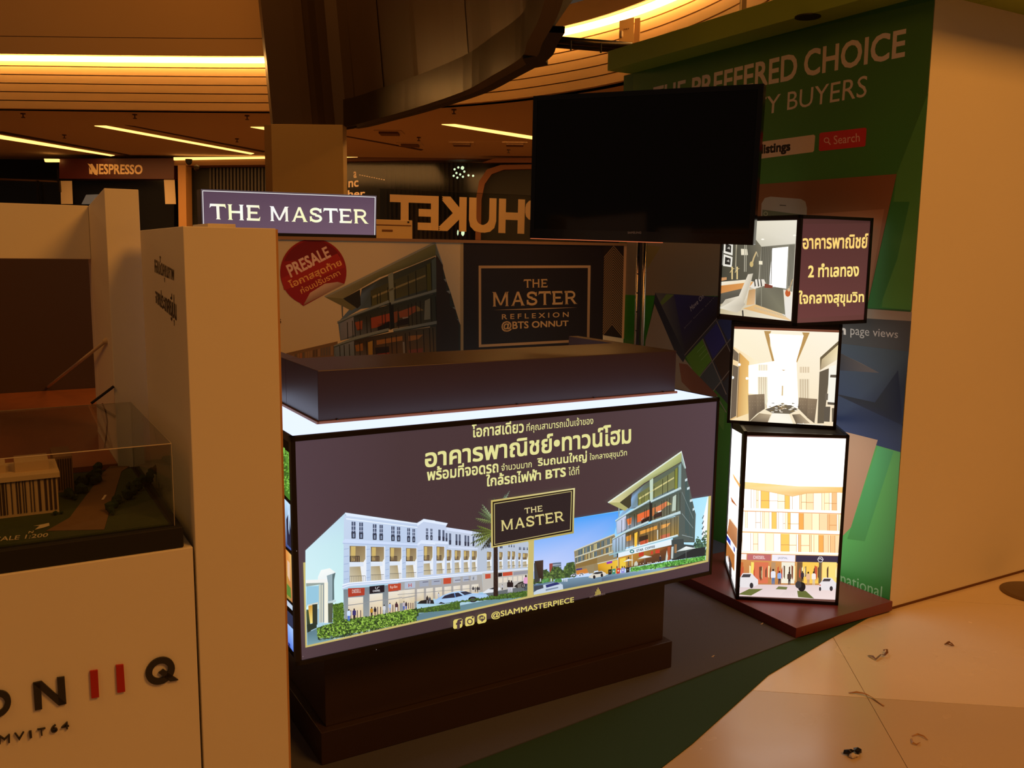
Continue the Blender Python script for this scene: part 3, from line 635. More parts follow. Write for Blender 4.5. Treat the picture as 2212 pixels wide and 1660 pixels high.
# distant trees and blocks
fp.poly((150, 74, 66), [(418, 650), (600, 628), (612, 830), (420, 850)], q=QD); fp.poly((96, 116, 140), [(470, 640), (605, 628), (612, 800), (470, 820)], q=QD)
for y in (668, 702): fp.poly((196, 204, 214), [(470, y), (605, y-12), (605, y), (470, y+14)], q=QD, lay=fp.layer)
for pts, sd in (([(320, 750), (360, 750), (430, 800), (470, 700), (560, 700), (640, 760), (700, 640), (800, 620), (835, 700), (840, 860), (500, 900), (320, 920)], 8), ([(165, 900), (300, 860), (470, 870), (470, 960), (170, 970)], 9)):
    fp.poly((60, 80, 50), pts, q=QD); foliage(fp, pts, lambda r, x, y: r.choice([(50, 74, 44), (84, 112, 56), (106, 134, 66), (66, 90, 50)]), 160, 26, q=QD, seed=sd)
fp.poly([(62, 46, 40), (70, 56, 50), (50, 38, 36), (44, 34, 32)], [(180, 610), (322, 594), (318, 920), (250, 930)], q=QD)
fp.poly((60, 60, 60), [(175, 650), (190, 620), (260, 930), (180, 960)], q=QD)
# road
fp.poly([(86, 112, 140), (120, 150, 172), (130, 160, 180), (110, 140, 160), (60, 80, 100)], [(166, 985), (800, 880), (2212, 730), (2212, 760), (165, 1172)], q=QD)
fp.poly([(90, 110, 136), (150, 170, 190), (150, 190, 210), (80, 104, 126)], [(0, 1100), (500, 985), (1500, 880), (0, 1190)], q=QF)
def modern(pr, q, dim=1.0):
    """the curved glass building of the advertisement; q maps its drawing onto the print"""
    K = lambda c: tuple(int(x*dim) for x in c)
    F2 = lambda x, y: ((x*8.193/8.508)+(1300-1290)*8.193, (y*8.193/8.508)+(1120-970)*8.193)     # crop QF -> crop QE
    g = lambda pts: [q(*F2(*p)) for p in pts]
    h = lambda pts: [q(*p) for p in pts]
    # back wing
    pr.poly(K((84, 96, 92)), h([(1490, 240), (1560, 350), (1600, 560), (1640, 700), (1690, 930), (1720, 1070), (1745, 1160), (1725, 1659), (1330, 1659), (1440, 700)]))
    L = pr.layer+1
    for x0, y0, x1, y1 in ((1555, 540, 1595, 1500), (1590, 690, 1635, 1560), (1640, 905, 1685, 1600), (1690, 1060, 1720, 1620)):
        pr.poly(K((70, 92, 92)), h([(x0, y0), (x1, y0-10), (x1-8, y1), (x0, y1)]), lay=L); pr.poly(K((206, 226, 232)), h([(x0, y0), (x1, y0-20), (x1, y0+26), (x0, y0+40)]), lay=L+1)
    for k in range(3): pr.poly(K((150, 166, 168)), h([(1500, 760+k*380), (1700, 1230+k*170), (1700, 1240+k*170), (1500, 772+k*380)]), lay=L+1)
    pr.layer = L+1
    # glazed front, four storeys
    tops = [(320, 1290), (600, 930), (620, 800), (830, 640), (1490, 235)]
    pr.poly([K((150, 190, 230)), K((140, 180, 226)), K((70, 78, 66)), K((96, 108, 90)), K((90, 104, 90)), K((90, 104, 92)), K((110, 120, 100)), K((120, 150, 170))], h([(330, 1275), (600, 900), (620, 790), (850, 620), (1485, 240), (1480, 700), (940, 960), (600, 1060)]))
    pr.poly([K((110, 116, 70)), K((116, 124, 84)), K((126, 130, 90)), K((136, 140, 70))], h([(720, 800), (1380, 380), (1370, 690), (720, 1010)]))
    pr.poly(K((214, 206, 140)), h([(740, 870), (1360, 500), (1360, 525), (740, 900)])); pr.poly(K((196, 216, 196)), h([(930, 560), (990, 520), (985, 920), (935, 930)]), lay=pr.layer)
    for x in (720, 790, 825, 915, 1000, 1155, 1245, 1370, 1425): pr.poly(K((40, 46, 34)), h([(x, 1000-(x-600)*.78*.0-(x-600)*.62+0), (x, 1030-(x-720)*.47), (x+9, 1030-(x-720)*.47), (x+9, 1000-(x-600)*.62)]) if False else h([(x, 960-(x-620)*.78), (x+9, 954-(x-620)*.78), (x+7, 1046-(x-600)*.42), (x-2, 1050-(x-600)*.42)]), lay=pr.layer+1)
    pr.layer += 1
    pr.poly(K((130, 136, 60)), h([(1380, 360), (1425, 330), (1420, 700), (1372, 720)])); pr.poly(K((130, 160, 160)), h([(1440, 300), (1490, 250), (1485, 700), (1430, 700)]))
    # storey 3
    pr.poly([K((150, 186, 224)), K((60, 70, 56)), K((70, 84, 72)), K((80, 96, 90)), K((96, 110, 96)), K((120, 110, 80)), K((150, 176, 206))], h([(330, 1290), (520, 1140), (930, 960), (1460, 740), (1460, 1110), (920, 1290), (345, 1520)]))
    pr.poly([K((190, 206, 236)), K((206, 210, 230)), K((206, 210, 230)), K((176, 190, 214))], h([(350, 1290), (510, 1170), (510, 1420), (350, 1510)]))
    for c_, pts in (((236, 110, 60), [(700, 1170), (925, 1075), (925, 1190), (760, 1290), (700, 1310)]), ((224, 130, 84), [(1030, 1040), (1230, 930), (1230, 1010), (1120, 1100), (1040, 1120)]), ((230, 120, 60), [(520, 1250), (610, 1215), (600, 1340), (545, 1360)]),
                    ((206, 180, 110), [(1240, 930), (1320, 980), (1240, 1010)]), ((200, 120, 70), [(960, 1060), (1020, 1030), (1010, 1180), (970, 1200)]), ((40, 30, 30), [(780, 1250), (920, 1180), (920, 1270), (780, 1330)]), ((60, 46, 44), [(1000, 1170), (1140, 1100), (1140, 1190), (1000, 1240)]),
                    ((240, 232, 220), [(1070, 1110), (1140, 1090), (1135, 1110), (1075, 1130)]), ((240, 222, 206), [(545, 1345), (600, 1325), (600, 1340), (548, 1360)]), ((240, 222, 206), [(780, 1245), (845, 1215), (845, 1230), (785, 1260)]), ((190, 206, 190), [(1340, 850), (1400, 810), (1390, 1090), (1320, 1110)])):
        pr.poly(K(c_), h(pts), lay=pr.layer+1)
    pr.layer += 2
    for x in (430, 490, 515, 575, 655, 700, 835, 870, 1020, 1140, 1180, 1230, 1280, 1405, 1460): pr.poly(K((44, 44, 34)), h([(x, 1310-(x-330)*.47), (x+9, 1306-(x-330)*.47), (x+7, 1510-(x-345)*.36), (x-2, 1514-(x-345)*.36)]), lay=pr.layer)
    pr.poly(K((36, 40, 38)), h([(925, 930), (975, 920), (975, 1260), (925, 1300)]))
    # storey 2
    pr.poly([K((150, 190, 226)), K((80, 66, 40)), K((96, 80, 50)), K((120, 120, 100)), K((170, 140, 70)), K((150, 110, 50)), K((150, 170, 180))], h([(270, 1610), (500, 1490), (930, 1330), (1450, 1180), (1440, 1540), (900, 1659), (260, 1800)]))
    pr.poly([K((170, 196, 226)), K((190, 206, 230)), K((150, 180, 190)), K((130, 160, 170))], h([(280, 1620), (500, 1500), (500, 1830), (290, 1930)]))
    for c_, pts in (((224, 150, 60), [(510, 1560), (600, 1520), (600, 1620), (520, 1640)]), ((250, 200, 70), [(660, 1500), (715, 1470), (700, 1800), (660, 1810)]), ((230, 160, 70), [(760, 1460), (1060, 1360), (1060, 1420), (760, 1520)]), ((236, 170, 90), [(1130, 1350), (1300, 1310), (1240, 1380), (1130, 1420)]),
                    ((206, 90, 60), [(760, 1640), (900, 1600), (900, 1700), (760, 1740)]), ((200, 110, 80), [(1120, 1540), (1290, 1490), (1280, 1570), (1130, 1620)]), ((60, 46, 36), [(740, 1560), (900, 1520), (900, 1600), (740, 1650)]), ((206, 206, 190), [(1060, 1440), (1080, 1435), (1080, 1600), (1060, 1610)])):
        pr.poly(K(c_), h(pts), lay=pr.layer+1)
    pr.layer += 2
    for x in (330, 380, 440, 500, 560, 640, 720, 860, 930, 985, 1090, 1140, 1220, 1300, 1370, 1410): pr.poly(K((44, 40, 26)), h([(x, 1615-(x-270)*.36), (x+9, 1612-(x-270)*.36), (x+7, 1890-(x-270)*.30), (x-2, 1893-(x-270)*.30)]), lay=pr.layer)
    # bands
    for pts in ([(320, 1265), (500, 1150), (920, 900), (930, 935), (520, 1160), (320, 1290)], [(945, 925), (1480, 675), (1490, 715), (950, 955)], [(265, 1595), (520, 1440), (905, 1275), (905, 1315), (520, 1480), (265, 1615)], [(955, 1285), (1470, 1100), (1478, 1150), (960, 1320)]):
        pr.poly(K((196, 220, 224)), h(pts), lay=pr.layer+1)
    for pts in ([(320, 1288), (520, 1160), (930, 930), (930, 945), (520, 1172), (320, 1296)], [(950, 950), (1490, 706), (1490, 724), (950, 964)], [(265, 1612), (520, 1475), (905, 1310), (905, 1326), (520, 1490), (265, 1624)], [(960, 1312), (1478, 1138), (1478, 1158), (960, 1330)]):
        pr.poly(K((96, 116, 116)), h(pts), lay=pr.layer+1)
    pr.layer += 2
    # terrace post and roof
    pr.poly(K((64, 62, 46)), h([(400, 950), (600, 800), (600, 1010), (560, 1060), (410, 980)]))
    pr.poly(K((150, 164, 160)), h([(375, 930), (398, 930), (390, 1200), (378, 1200)]))
    pr.poly([K((226, 220, 170)), K((200, 206, 150)), K((190, 196, 130)), K((150, 160, 100)), K((120, 130, 80)), K((150, 156, 100)), K((206, 200, 140)), K((190, 186, 120))], h([(190, 952), (850, 500), (1497, 42), (1490, 225), (1200, 400), (830, 610), (400, 950), (545, 1060)]))
    pr.poly(K((176, 174, 112)), h([(395, 950), (545, 1050), (490, 1100), (190, 955)]))
    pr.poly(K((226, 238, 224)), h([(186, 946), (1494, 36), (1497, 62), (200, 962)]))
    pr.poly(K((150, 176, 170)), h([(1494, 40), (1566, 340), (1566, 356), (1545, 350), (1490, 225)])); pr.poly(K((226, 240, 244)), h([(1494, 38), (1570, 340), (1560, 345), (1490, 60)]))
# low wing behind
for pts, c_ in (([(812, 445), (1450, 180), (1500, 300), (1500, 640), (1200, 760), (840, 820)], (150, 130, 92)), ([(830, 450), (1440, 215), (1430, 340), (850, 540)], (110, 120, 112)), ([(850, 555), (1430, 370), (1430, 440), (850, 635)], (104, 124, 128)), ([(840, 660), (1180, 540), (1180, 640), (840, 720)], (140, 112, 64))):
    fp.poly(c_, pts, q=QD)
L = fp.layer+1; rr = random.Random(11)
for i in range(26):
    x = 835+i*23; t0 = (x-835)/600
    for yb, yt, k in ((540, 455, 0), (640, 558, 1)):
        y1 = yb-t0*(200 if k == 0 else 190); y0 = yt-t0*(225 if k == 0 else 190)
        fp.poly(rr.choice([(130, 110, 70), (96, 116, 126), (196, 160, 80), (150, 140, 110), (80, 96, 100), (206, 190, 130)]), [(x, y0), (x+17, y0-7), (x+17, y1-7), (x, y1)], lay=L, q=QD)
fp.layer = L
for pts in ([(812, 440), (960, 375), (1450, 175), (1470, 185), (960, 395), (815, 458)], [(825, 545), (1425, 325), (1425, 345), (828, 562)], [(840, 640), (1430, 455), (1430, 475), (842, 658)], [(1180, 645), (1500, 570), (1500, 585), (1185, 660)]): fp.poly((206, 206, 186), pts, q=QD, lay=fp.layer+1)
fp.layer += 1
fp.poly([(216, 160, 40), (240, 200, 70), (236, 190, 60), (140, 96, 40)], [(1190, 660), (1510, 590), (1510, 800), (1200, 830)], q=QD)
fp.poly((150, 60, 170), [(1330, 625), (1420, 605), (1420, 640), (1330, 660)], q=QD); fp.poly((206, 130, 60), [(850, 765), (1050, 720), (1040, 800), (850, 830)], q=QD)
fp.poly((60, 50, 130), [(845, 735), (940, 722), (940, 745), (845, 760)], q=QD); fp.poly((150, 134, 100), [(990, 690), (1130, 660), (1130, 800), (1050, 810)], q=QD)
modern(fp, QE)
# coffee house at street level
fp.poly([(206, 150, 60), (120, 70, 40), (70, 56, 46), (96, 66, 44), (180, 140, 70)], [(300, 720), (1290, 490), (1380, 740), (540, 905), (300, 960)], q=QF)
fp.poly((62, 74, 74), [(1280, 400), (1500, 380), (1510, 480), (1700, 500), (1690, 560), (1290, 770)], q=QF)
for c_, pts in (((240, 206, 70), [(330, 750), (440, 720), (440, 900), (330, 930)]), ((196, 60, 44), [(680, 640), (770, 620), (770, 690), (680, 710)]), ((206, 70, 50), [(985, 585), (1065, 570), (1065, 640), (985, 650)]), ((206, 66, 50), [(900, 610), (940, 600), (940, 660), (900, 670)]), ((170, 84, 50), [(1210, 530), (1260, 520), (1250, 770), (1200, 780)]), ((190, 206, 206), [(1280, 530), (1320, 520), (1310, 740), (1270, 750)]), ((200, 140, 80), [(1340, 480), (1352, 480), (1350, 640), (1338, 640)]), ((200, 140, 80), [(1362, 480), (1372, 480), (1370, 640), (1358, 640)]),
                ((206, 190, 150), [(545, 680), (570, 675), (570, 880), (545, 885)]), ((60, 50, 36), [(480, 710), (500, 706), (500, 880), (480, 884)])):
    fp.poly(c_, pts, q=QF, lay=fp.layer+1)
fp.layer += 1
fp.poly((150, 190, 200), [(125, 665), (450, 575), (1395, 300), (1405, 335), (450, 605), (135, 690)], q=QF); fp.poly((232, 246, 248), [(430, 575), (1395, 298), (1400, 318), (440, 596)], q=QF)
fp.poly([(226, 240, 250), (236, 246, 250), (230, 244, 248), (226, 240, 250)], [(295, 645), (1280, 385), (1280, 490), (295, 725)], q=QF)
fp.poly((30, 40, 50), [(275, 650), (300, 645), (300, 725), (280, 730)], q=QF)
fp.disc((40, 120, 120), 555, 612, 42, 34, q=QF); fp.disc((226, 240, 240), 555, 612, 22, 16, q=QF)
fp.text((70, 84, 96), 'STAR  COFFEE', [(638, 580), (975, 500), (975, 540), (638, 622)], .03, q=QF)
# hedge, umbrellas, people
hd = [(525, 915), (1905, 690), (1900, 770), (1500, 850), (530, 985)]
fp.poly((84, 160, 70), hd, q=QF); foliage(fp, hd, lambda r, x, y: r.choice([(70, 140, 56), (110, 190, 84), (136, 206, 100), (60, 110, 50)]), 420, 20, q=QF, seed=12)
for cx, cy, w_, h_, pole in ((490, 750, 95, 55, 870), (790, 685, 135, 70, 850), (1548, 518, 185, 100, 740)):
    fp.poly((110, 112, 110), [(cx-5, cy+20), (cx+5, cy+20), (cx+3, pole), (cx-5, pole)], q=QF)
    fp.poly([(246, 250, 250), (214, 226, 226), (226, 236, 232), (206, 220, 220)], [(cx, cy), (cx+w_, cy+h_*.35), (cx, cy+h_*.7), (cx-w_, cy+h_)], q=QF)
fp.poly((206, 216, 206), [(1196, 590), (1215, 700), (1205, 775), (1170, 780), (1178, 690)], q=QF)
fp.poly((206, 206, 190), [(600, 820), (635, 785), (665, 830), (660, 870), (590, 880)], q=QF)
person(fp, 1075, 815, 130, (50, 50, 60), (30, 30, 36), q=QF, hair=(206, 170, 150))
for x in (180, 375, 415, 280): person(fp, x, 945, 70, (60, 50, 56), (40, 40, 40), q=QF)
for i in range(14): fp.poly(rr.choice([(226, 190, 150), (60, 40, 36), (236, 230, 220)]), [(700+i*28, 850-i*3), (716+i*28, 846-i*3), (712+i*28, 830-i*3), (702+i*28, 832-i*3)], q=QF, lay=fp.layer+1)
fp.layer += 1
for x, c_ in ((118, (36, 40, 36)), (188, (60, 140, 120)), (270, (206, 60, 46)), (355, (150, 150, 220)), (446, (30, 34, 36))):
    fp.poly(c_, [(x, 945-(x-118)*.12), (x+66, 935-(x-118)*.12), (x+64, 1030-(x-118)*.12), (x, 1045-(x-118)*.12)], q=QF)
    fp.disc((226, 230, 226) if c_[0] > 50 else (120, 110, 80), x+32, 985-(x-118)*.12, 14, q=QF)
# cars
for x, y, w_, c_ in ((1040, 870, 290, (220, 214, 200)), (750, 850, 120, (190, 196, 206)), (870, 840, 110, (226, 230, 240))):
    fp.poly(c_, [(x, y), (x+w_*.12, y-w_*.14), (x+w_*.35, y-w_*.3), (x+w_*.72, y-w_*.36), (x+w_*.95, y-w_*.24), (x+w_, y-w_*.14), (x+w_*.9, y-w_*.08), (x+w_*.2, y+w_*.05)], q=QD)
    fp.poly((50, 54, 60), [(x+w_*.22, y-w_*.18), (x+w_*.4, y-w_*.28), (x+w_*.72, y-w_*.33), (x+w_*.8, y-w_*.24), (x+w_*.5, y-w_*.18)], q=QD)
    fp.disc((30, 32, 36), x+w_*.32, y-w_*.02, w_*.07, w_*.1, n=12, q=QD); fp.disc((30, 32, 36), x+w_*.74, y-w_*.12, w_*.07, w_*.1, n=12, q=QD)
for x0, x1 in ((300, 410), (500, 610)): fp.poly((84, 150, 84), [(x0, 905), (x1, 880), (x1, 940), (x0, 965)], q=QD); foliage(fp, [(x0, 905), (x1, 880), (x1, 940), (x0, 965)], lambda r, x, y: r.choice([(66, 120, 60), (110, 160, 90)]), 30, 14, q=QD, seed=x0)
for x in (270, 440, 625, 660, 690): fp.poly((230, 236, 244), [(x, 890), (x+14, 886), (x+14, 935), (x, 940)], q=QD, lay=fp.layer)
fp.poly((196, 210, 226), [(168, 1110), (240, 1060), (320, 990), (540, 945), (630, 985), (640, 1070), (280, 1140), (170, 1170)], q=QD)
fp.poly((36, 50, 110), [(358, 990), (540, 945), (590, 975), (370, 1035)], q=QD); fp.poly((60, 70, 84), [(172, 1010), (318, 990), (325, 1040), (180, 1085)], q=QD)
fp.poly((120, 136, 160), [(360, 1060), (560, 1020), (560, 1040), (360, 1085)], q=QD)
# gold strips round the two pictures
for pts in ([(655, 1217), (658.5, 1216), (663, 1395), (659.7, 1400)], [(659.7, 1400), (660.5, 1395.6), (1152, 1286), (1430, 1232.5), (1526, 1210.5), (1530, 1214), (1430, 1237), (1152, 1290.5)], [(1530.5, 1072.5), (1536, 1071.5), (1530, 1214), (1524.5, 1212)], [(1142, 1168), (1153.6, 1166), (1151.6, 1291), (1138.7, 1293)]):
    fp.poly(GOLD, pts)
# badge
def lerpq(q4, m):
    c = [sum(p[i] for p in q4)/4 for i in (0, 1)]
    return [(p[0]+(m if p[0] < c[0] else -m), p[1]+(m if p[1] < c[1] else -m)) for p in q4]
bq = [(1060.5, 1081.4), (1242, 1054.6), (1239.5, 1152.7), (1061, 1184.5)]
fp.poly([(196, 176, 100), (220, 210, 150), (170, 156, 84), (206, 190, 116)], bq); fp.poly((16, 13, 14), lerpq(bq, 3.6)); fp.poly((190, 176, 116), lerpq(bq, 6.6)); fp.poly((38, 32, 36), lerpq(bq, 8.2))
fp.text((214, 200, 140), 'THE', [(1132.5, 1098.5), (1171.6, 1092.3), (1172.3, 1105), (1133, 1110.5)], eng=True)
fp.text((214, 200, 130), 'MASTER', [(1081.8, 1125), (1218, 1104), (1220, 1126), (1082.5, 1148.5)], eng=True)
# contact row
YG = (224, 206, 110)
QR = Q(600, 1230, 3.687)
def rquad(c, q4, q): 
    pts = []
    for i in range(4):
        a = q4[i]; p = q4[i-1]; n = q4[(i+1) % 4]
        pts += [(a[0]+(p[0]-a[0])*.14, a[1]+(p[1]-a[1])*.14), (a[0]+(n[0]-a[0])*.14, a[1]+(n[1]-a[1])*.14)]
    fp.poly(c, pts, q=q)
rquad(YG, [(1398, 405), (1472, 390), (1470, 465), (1398, 480)], QR)
rquad(YG, [(1493, 386), (1566, 371), (1566, 443), (1493, 459)], QR)
rquad(YG, [(1590, 366), (1662, 350), (1662, 424), (1590, 440)], QR)
fp.text(PUR, 'f', [(1425, 408), (1462, 400), (1462, 470), (1425, 478)], .05, q=QR)
x, y = QR(1530, 418); fp.ring(PUR, x, y, 5.2, 2.4, n=18); x, y = QR(1553, 386); fp.poly(PUR, [(x-2, y-2), (x+2, y-2.8), (x+2, y+1.4), (x-2, y+2)])
x, y = QR(1626, 390); fp.disc(PUR, x, y, 7.2, 5.8); fp.poly(PUR, [(x-1, y+5), (x+4, y+4), (x-.5, y+9.5)]); fp.text(YG, 'LINE', [(x-5, y-1.6), (x+5, y-3.6), (x+5, y+1.2), (x-5, y+3)], .03)
fp.text(YG, '@SIAMMASTERPIECE', [(1061, 1324), (1239.5, 1290), (1239.5, 1304.5), (1062, 1340)], .016)
QL = Q(1100, 1200, 3.608)
for i, (x, t_) in enumerate(((672, 282), (681, 266), (690, 252), (699, 266), (707, 280))): fp.poly((190, 168, 80), [(x, t_), (x+6, t_+3), (x+6, 308-i*2), (x, 309-i*2)], q=QL, lay=fp.layer+1)
fp.layer += 1
fp.poly((190, 168, 80), [(664, 310), (714, 299), (716, 305), (664, 317)], q=QL)
fp.text((110, 88, 84), 'SIAM MASTERPIECE', [(626, 320), (748, 293), (748, 307), (626, 334)], .02, q=QL)
for x, y in ((641, 1191), (654.5, 1419), (813, 1404)): fp.disc((150, 130, 130), x, y, .9, n=6)
o = fp.build('printed_picture', M['lit'], pf, ct); o['label'] = 'backlit advertisement with two building pictures and Thai lettering'
# --- print of the left side panel
sp = Print(EX*(U0+.004), EX)
QS = Q(590, 920, 2.964)
for c_, pts in (([(60, 96, 40), (110, 170, 60), (70, 130, 40), (60, 110, 36)], [(60, 140), (104, 175), (108, 480), (70, 440)]), ([(190, 226, 255), (206, 232, 255), (60, 80, 150), (50, 70, 130)], [(72, 468), (112, 510), (120, 805), (78, 770)]),
                ([(226, 140, 60), (236, 190, 110), (190, 120, 70), (150, 150, 60)], [(80, 790), (118, 830), (124, 1135), (86, 1100)]), ((190, 206, 226), [(86, 1115), (124, 1155), (124, 1185), (88, 1150)]), ((40, 50, 80), [(88, 1180), (126, 1220), (128, 1300), (90, 1260)]),
                ([(150, 190, 255), (170, 206, 255), (90, 130, 230), (80, 120, 220)], [(90, 1265), (128, 1305), (130, 1450), (94, 1400)])):
    sp.poly(c_, pts, q=QS)
foliage(sp, [(60, 140), (104, 175), (108, 440), (70, 400)], lambda r, x, y: r.choice([(90, 150, 50), (130, 196, 80), (50, 90, 30)]), 120, 10, q=QS, seed=21)
sp.poly((30, 34, 60), [(84, 600), (100, 560), (116, 700), (118, 790), (90, 760)], q=QS); sp.poly((226, 190, 160), [(90, 860), (106, 880), (108, 1000), (92, 960)], q=QS); sp.poly((90, 130, 50), [(88, 1010), (112, 1040), (116, 1110), (88, 1080)], q=QS)
sp.poly((200, 226, 255), [(96, 540), (104, 560), (104, 700), (98, 660)], q=QS); sp.poly((30, 40, 120), [(96, 1385), (108, 1400), (110, 1425), (98, 1410)], q=QS)
o = sp.build('printed_side_picture', M['lit'], ps, ct); o['label'] = 'stacked backlit photographs of garden, people and flats'

# ------------------------------------------------------------------ presale board behind the counter
BV = 4.716
bd = bthing('presale_board', 'cream presale display board behind the counter with black emblem panel and red sticker', 'board', 2.0, BV+.03, G0)
panel = MB().bb(.9, 3.598, BV, BV+.05, G0, 1.705).build('panel', mat('board_cream_vinyl', (206, 190, 150), .55), bd)
MB().bb(.88, 3.598, BV-.012, BV+.06, 1.705, 1.722).build('top_rail', mat('board_top_rail', (150, 112, 70), .5), bd)
bp = Print(EY*BV, EY)
QJ = Q(590, 490, 5.027); QK = Q(980, 490, 4.424)
bp.poly((38, 32, 34), [(1001, 518), (1304, 524), (1302, 760), (1001, 770)])
# building: affine from the counter picture to the board
def aff(src, dst):
    (a, b), (c, d), (e, f) = src
    det = a*(d-f)-b*(c-e)+(c*f-d*e)
    def solve(k):
        p, q_, r_ = dst[0][k], dst[1][k], dst[2][k]
        A = (p*(d-f)-b*(q_-r_)+(q_*f-d*r_))/det; B_ = (a*(q_-r_)-p*(c-e)+(c*r_-q_*e))/det; C_ = (a*(d*r_-q_*f)-b*(c*r_-q_*e)+p*(c*f-d*e))/det
        return A, B_, C_
    X = solve(0); Y_ = solve(1)
    return lambda x, y: (X[0]*x+X[1]*y+X[2], Y_[0]*x+Y_[1]*y+Y_[2])
amap = aff([(1497, 42), (190, 952), (1485, 690)], [(1765, 165), (560, 760), (1780, 690)])
bp.poly((120, 96, 70), [(140, 1375), (700, 1245), (700, 1420), (200, 1450)], q=QJ)
for i in range(18):
    bp.poly(rr.choice([(140, 112, 80), (90, 74, 58), (160, 104, 70), (100, 92, 84)]), [(180+i*28, 1400-i*6.4), (200+i*28, 1396-i*6.4), (200+i*28, 1440-i*3), (180+i*28, 1444-i*3)], q=QJ, lay=bp.layer+1)
bp.layer += 1
modern(bp, lambda x, y: QJ(*amap(x, y)), .62)
for pts in ([(1770, 300), (1845, 420), (1850, 570), (1875, 600), (1880, 700), (1918, 730), (1920, 860), (1978, 900), (1980, 1000), (2015, 1020), (2020, 1380), (1780, 1400)],): bp.poly((52, 44, 40), pts, q=QJ)
# gold strip and emblem frame
bp.poly((176, 160, 120), [(995, 520), (1001, 520), (1001, 770), (995, 772)])
eq = [(238, 372), (1309, 370), (1297, 1098), (240, 1153)]
bp.poly([(176, 150, 110), (190, 160, 120), (150, 124, 90), (196, 170, 130)], eq, q=QK)
bp.poly((36, 31, 34), [(262, 398), (1283, 394), (1273, 1075), (264, 1127)], q=QK)
GF = (200, 170, 120)
bp.text(GF, 'THE', [(668, 504), (898, 500), (898, 580), (670, 584)], eng=True, q=QK)
bp.text(GF, 'MASTER', [(368, 625), (1182, 612), (1184, 740), (370, 765)], eng=True, q=QK)
bp.poly((190, 160, 120), [(380, 797), (780, 780), (1184, 772), (780, 792)], q=QK)
bp.text(GF, 'R E F L E X I O N', [(462, 838), (1098, 816), (1098, 862), (462, 886)], .012, q=QK)
bp.text(GF, '@BTS ONNUT', [(458, 906), (1096, 896), (1096, 962), (460, 1005)], .022, q=QK)
# woven strip
bp.poly((44, 34, 28), [(1304, 524), (1348, 527), (1343, 731), (1301, 724)])
L = bp.layer+1
mx0 = lambda y: 1437-(y-160)*.018; mx1 = lambda y: 1622-(y-160)*.024
for i in range(44):
    y = 60+i*24
    up_ = True
    for sd in (0, 1):
        edge = mx0(y) if sd == 0 else mx1(y); mid = (mx0(y)+mx1(y))/2
        ya, yb = (y+110, y) if up_ else (y, y+110)
        pts = [(edge, ya), (mid, yb), (mid, yb+11), (edge, ya+11)]
        if max(p[1] for p in pts) > 1060 or min(p[1] for p in pts) < 158: continue
        bp.poly((150, 118, 80), pts, q=QK, lay=L+i % 2)
bp.layer = L+1
bp.poly((206, 160, 110), [(1348, 526), (1356, 527), (1351, 733), (1343, 731)])
# sticker
cx, cy, r_ = 677, 588, 72
n = 40; pts = [(cx+r_*math.cos(2*math.pi*k/n), cy+r_*math.sin(2*math.pi*k/n)) for k in range(n) if not (10 < math.degrees(2*math.pi*k/n) < 105)]
bp.poly((150, 30, 26), [(655.5, 661)]+[p for p in pts if True][ [i for i, p in enumerate(pts) if True][0]:] if False else [(675-28, 655)]+[QJ(78+359-359*math.cos(k*.0), 500) for k in ()]+[QJ(437+360*math.cos(math.radians(a)), 495+365*math.sin(math.radians(a))) for a in range(110, 380, 8)]+[QJ(775, 618), QJ(330, 862)])
bp.poly((120, 22, 22), [QJ(437+340*math.cos(math.radians(a)), 495+345*math.sin(math.radians(a))) for a in range(200, 340, 10)])
bp.poly((168, 40, 30), [QJ(*p) for p in ((90, 560), (700, 290), (780, 440), (120, 690))])
bp.poly([(150, 120, 100), (206, 176, 150), (206, 176, 150), (190, 160, 140), (150, 120, 100)], [(330, 850), (400, 720), (560, 620), (700, 600), (778, 622)], q=QJ)
bp.text((232, 196, 176), 'PRESALE', [(140, 425), (575, 215), (628, 325), (195, 550)], .03, q=QJ)
bp.text((236, 176, 96), 'โอกาสสุดท้าย', [(158, 590), (712, 345), (760, 435), (205, 690)], .02, q=QJ)
bp.text((236, 176, 96), 'ก่อนปรับราคา', [(280, 665), (700, 465), (735, 520), (310, 730)], .012, q=QJ)
bp.text((40, 30, 26), '5', [(66, 1005), (86, 1005), (86, 1050), (66, 1050)], .02, q=QJ)
o = bp.build('printed_picture', M['print'], panel, bd); o['label'] = 'printed glass building, red sticker and gold emblem lettering'

# lit name sign on the board
SV = BV+.012
sg = bthing('name_sign_lightbox', 'purple backlit name sign standing on the top rail of the presale board', 'sign', 1.43, SV+.03, 1.722)
MB().bb(.961, 1.888, SV+.006, SV+.09, 1.722, 1.945).build('housing', mat('sign_housing', (92, 76, 90), .5), sg)
sf = MB().bb(.961, 1.888, SV, SV+.006, 1.722, 1.948).build('face', M['black'], sg)
s2 = Print(EY*SV, EY)
sq = [(434, 408.7), (813.5, 423), (812, 508), (437, 500)]
s2.poly((90, 78, 84), sq); s2.poly((52, 40, 44), [(436, 411), (811, 425), (810, 508), (438, 500)])
s2.poly([(84, 64, 82), (90, 68, 88), (110, 86, 104), (96, 74, 92)], [(439.5, 414), (808.5, 427.5), (807.5, 508), (441.5, 500)])
for pts in ([(437, 411.6), (811, 425.6), (811, 427), (437, 413.2)], [(437, 412), (438.6, 412), (441, 500), (439.4, 500)], [(809.6, 426), (811.2, 426), (810, 508), (808.5, 508)]): s2.poly((236, 232, 236), pts)
cf = lambda a, b: (1.0, 1.0-.03*math.sin(a*9), .78+.22*math.sin(a*11+1)+.1*b)
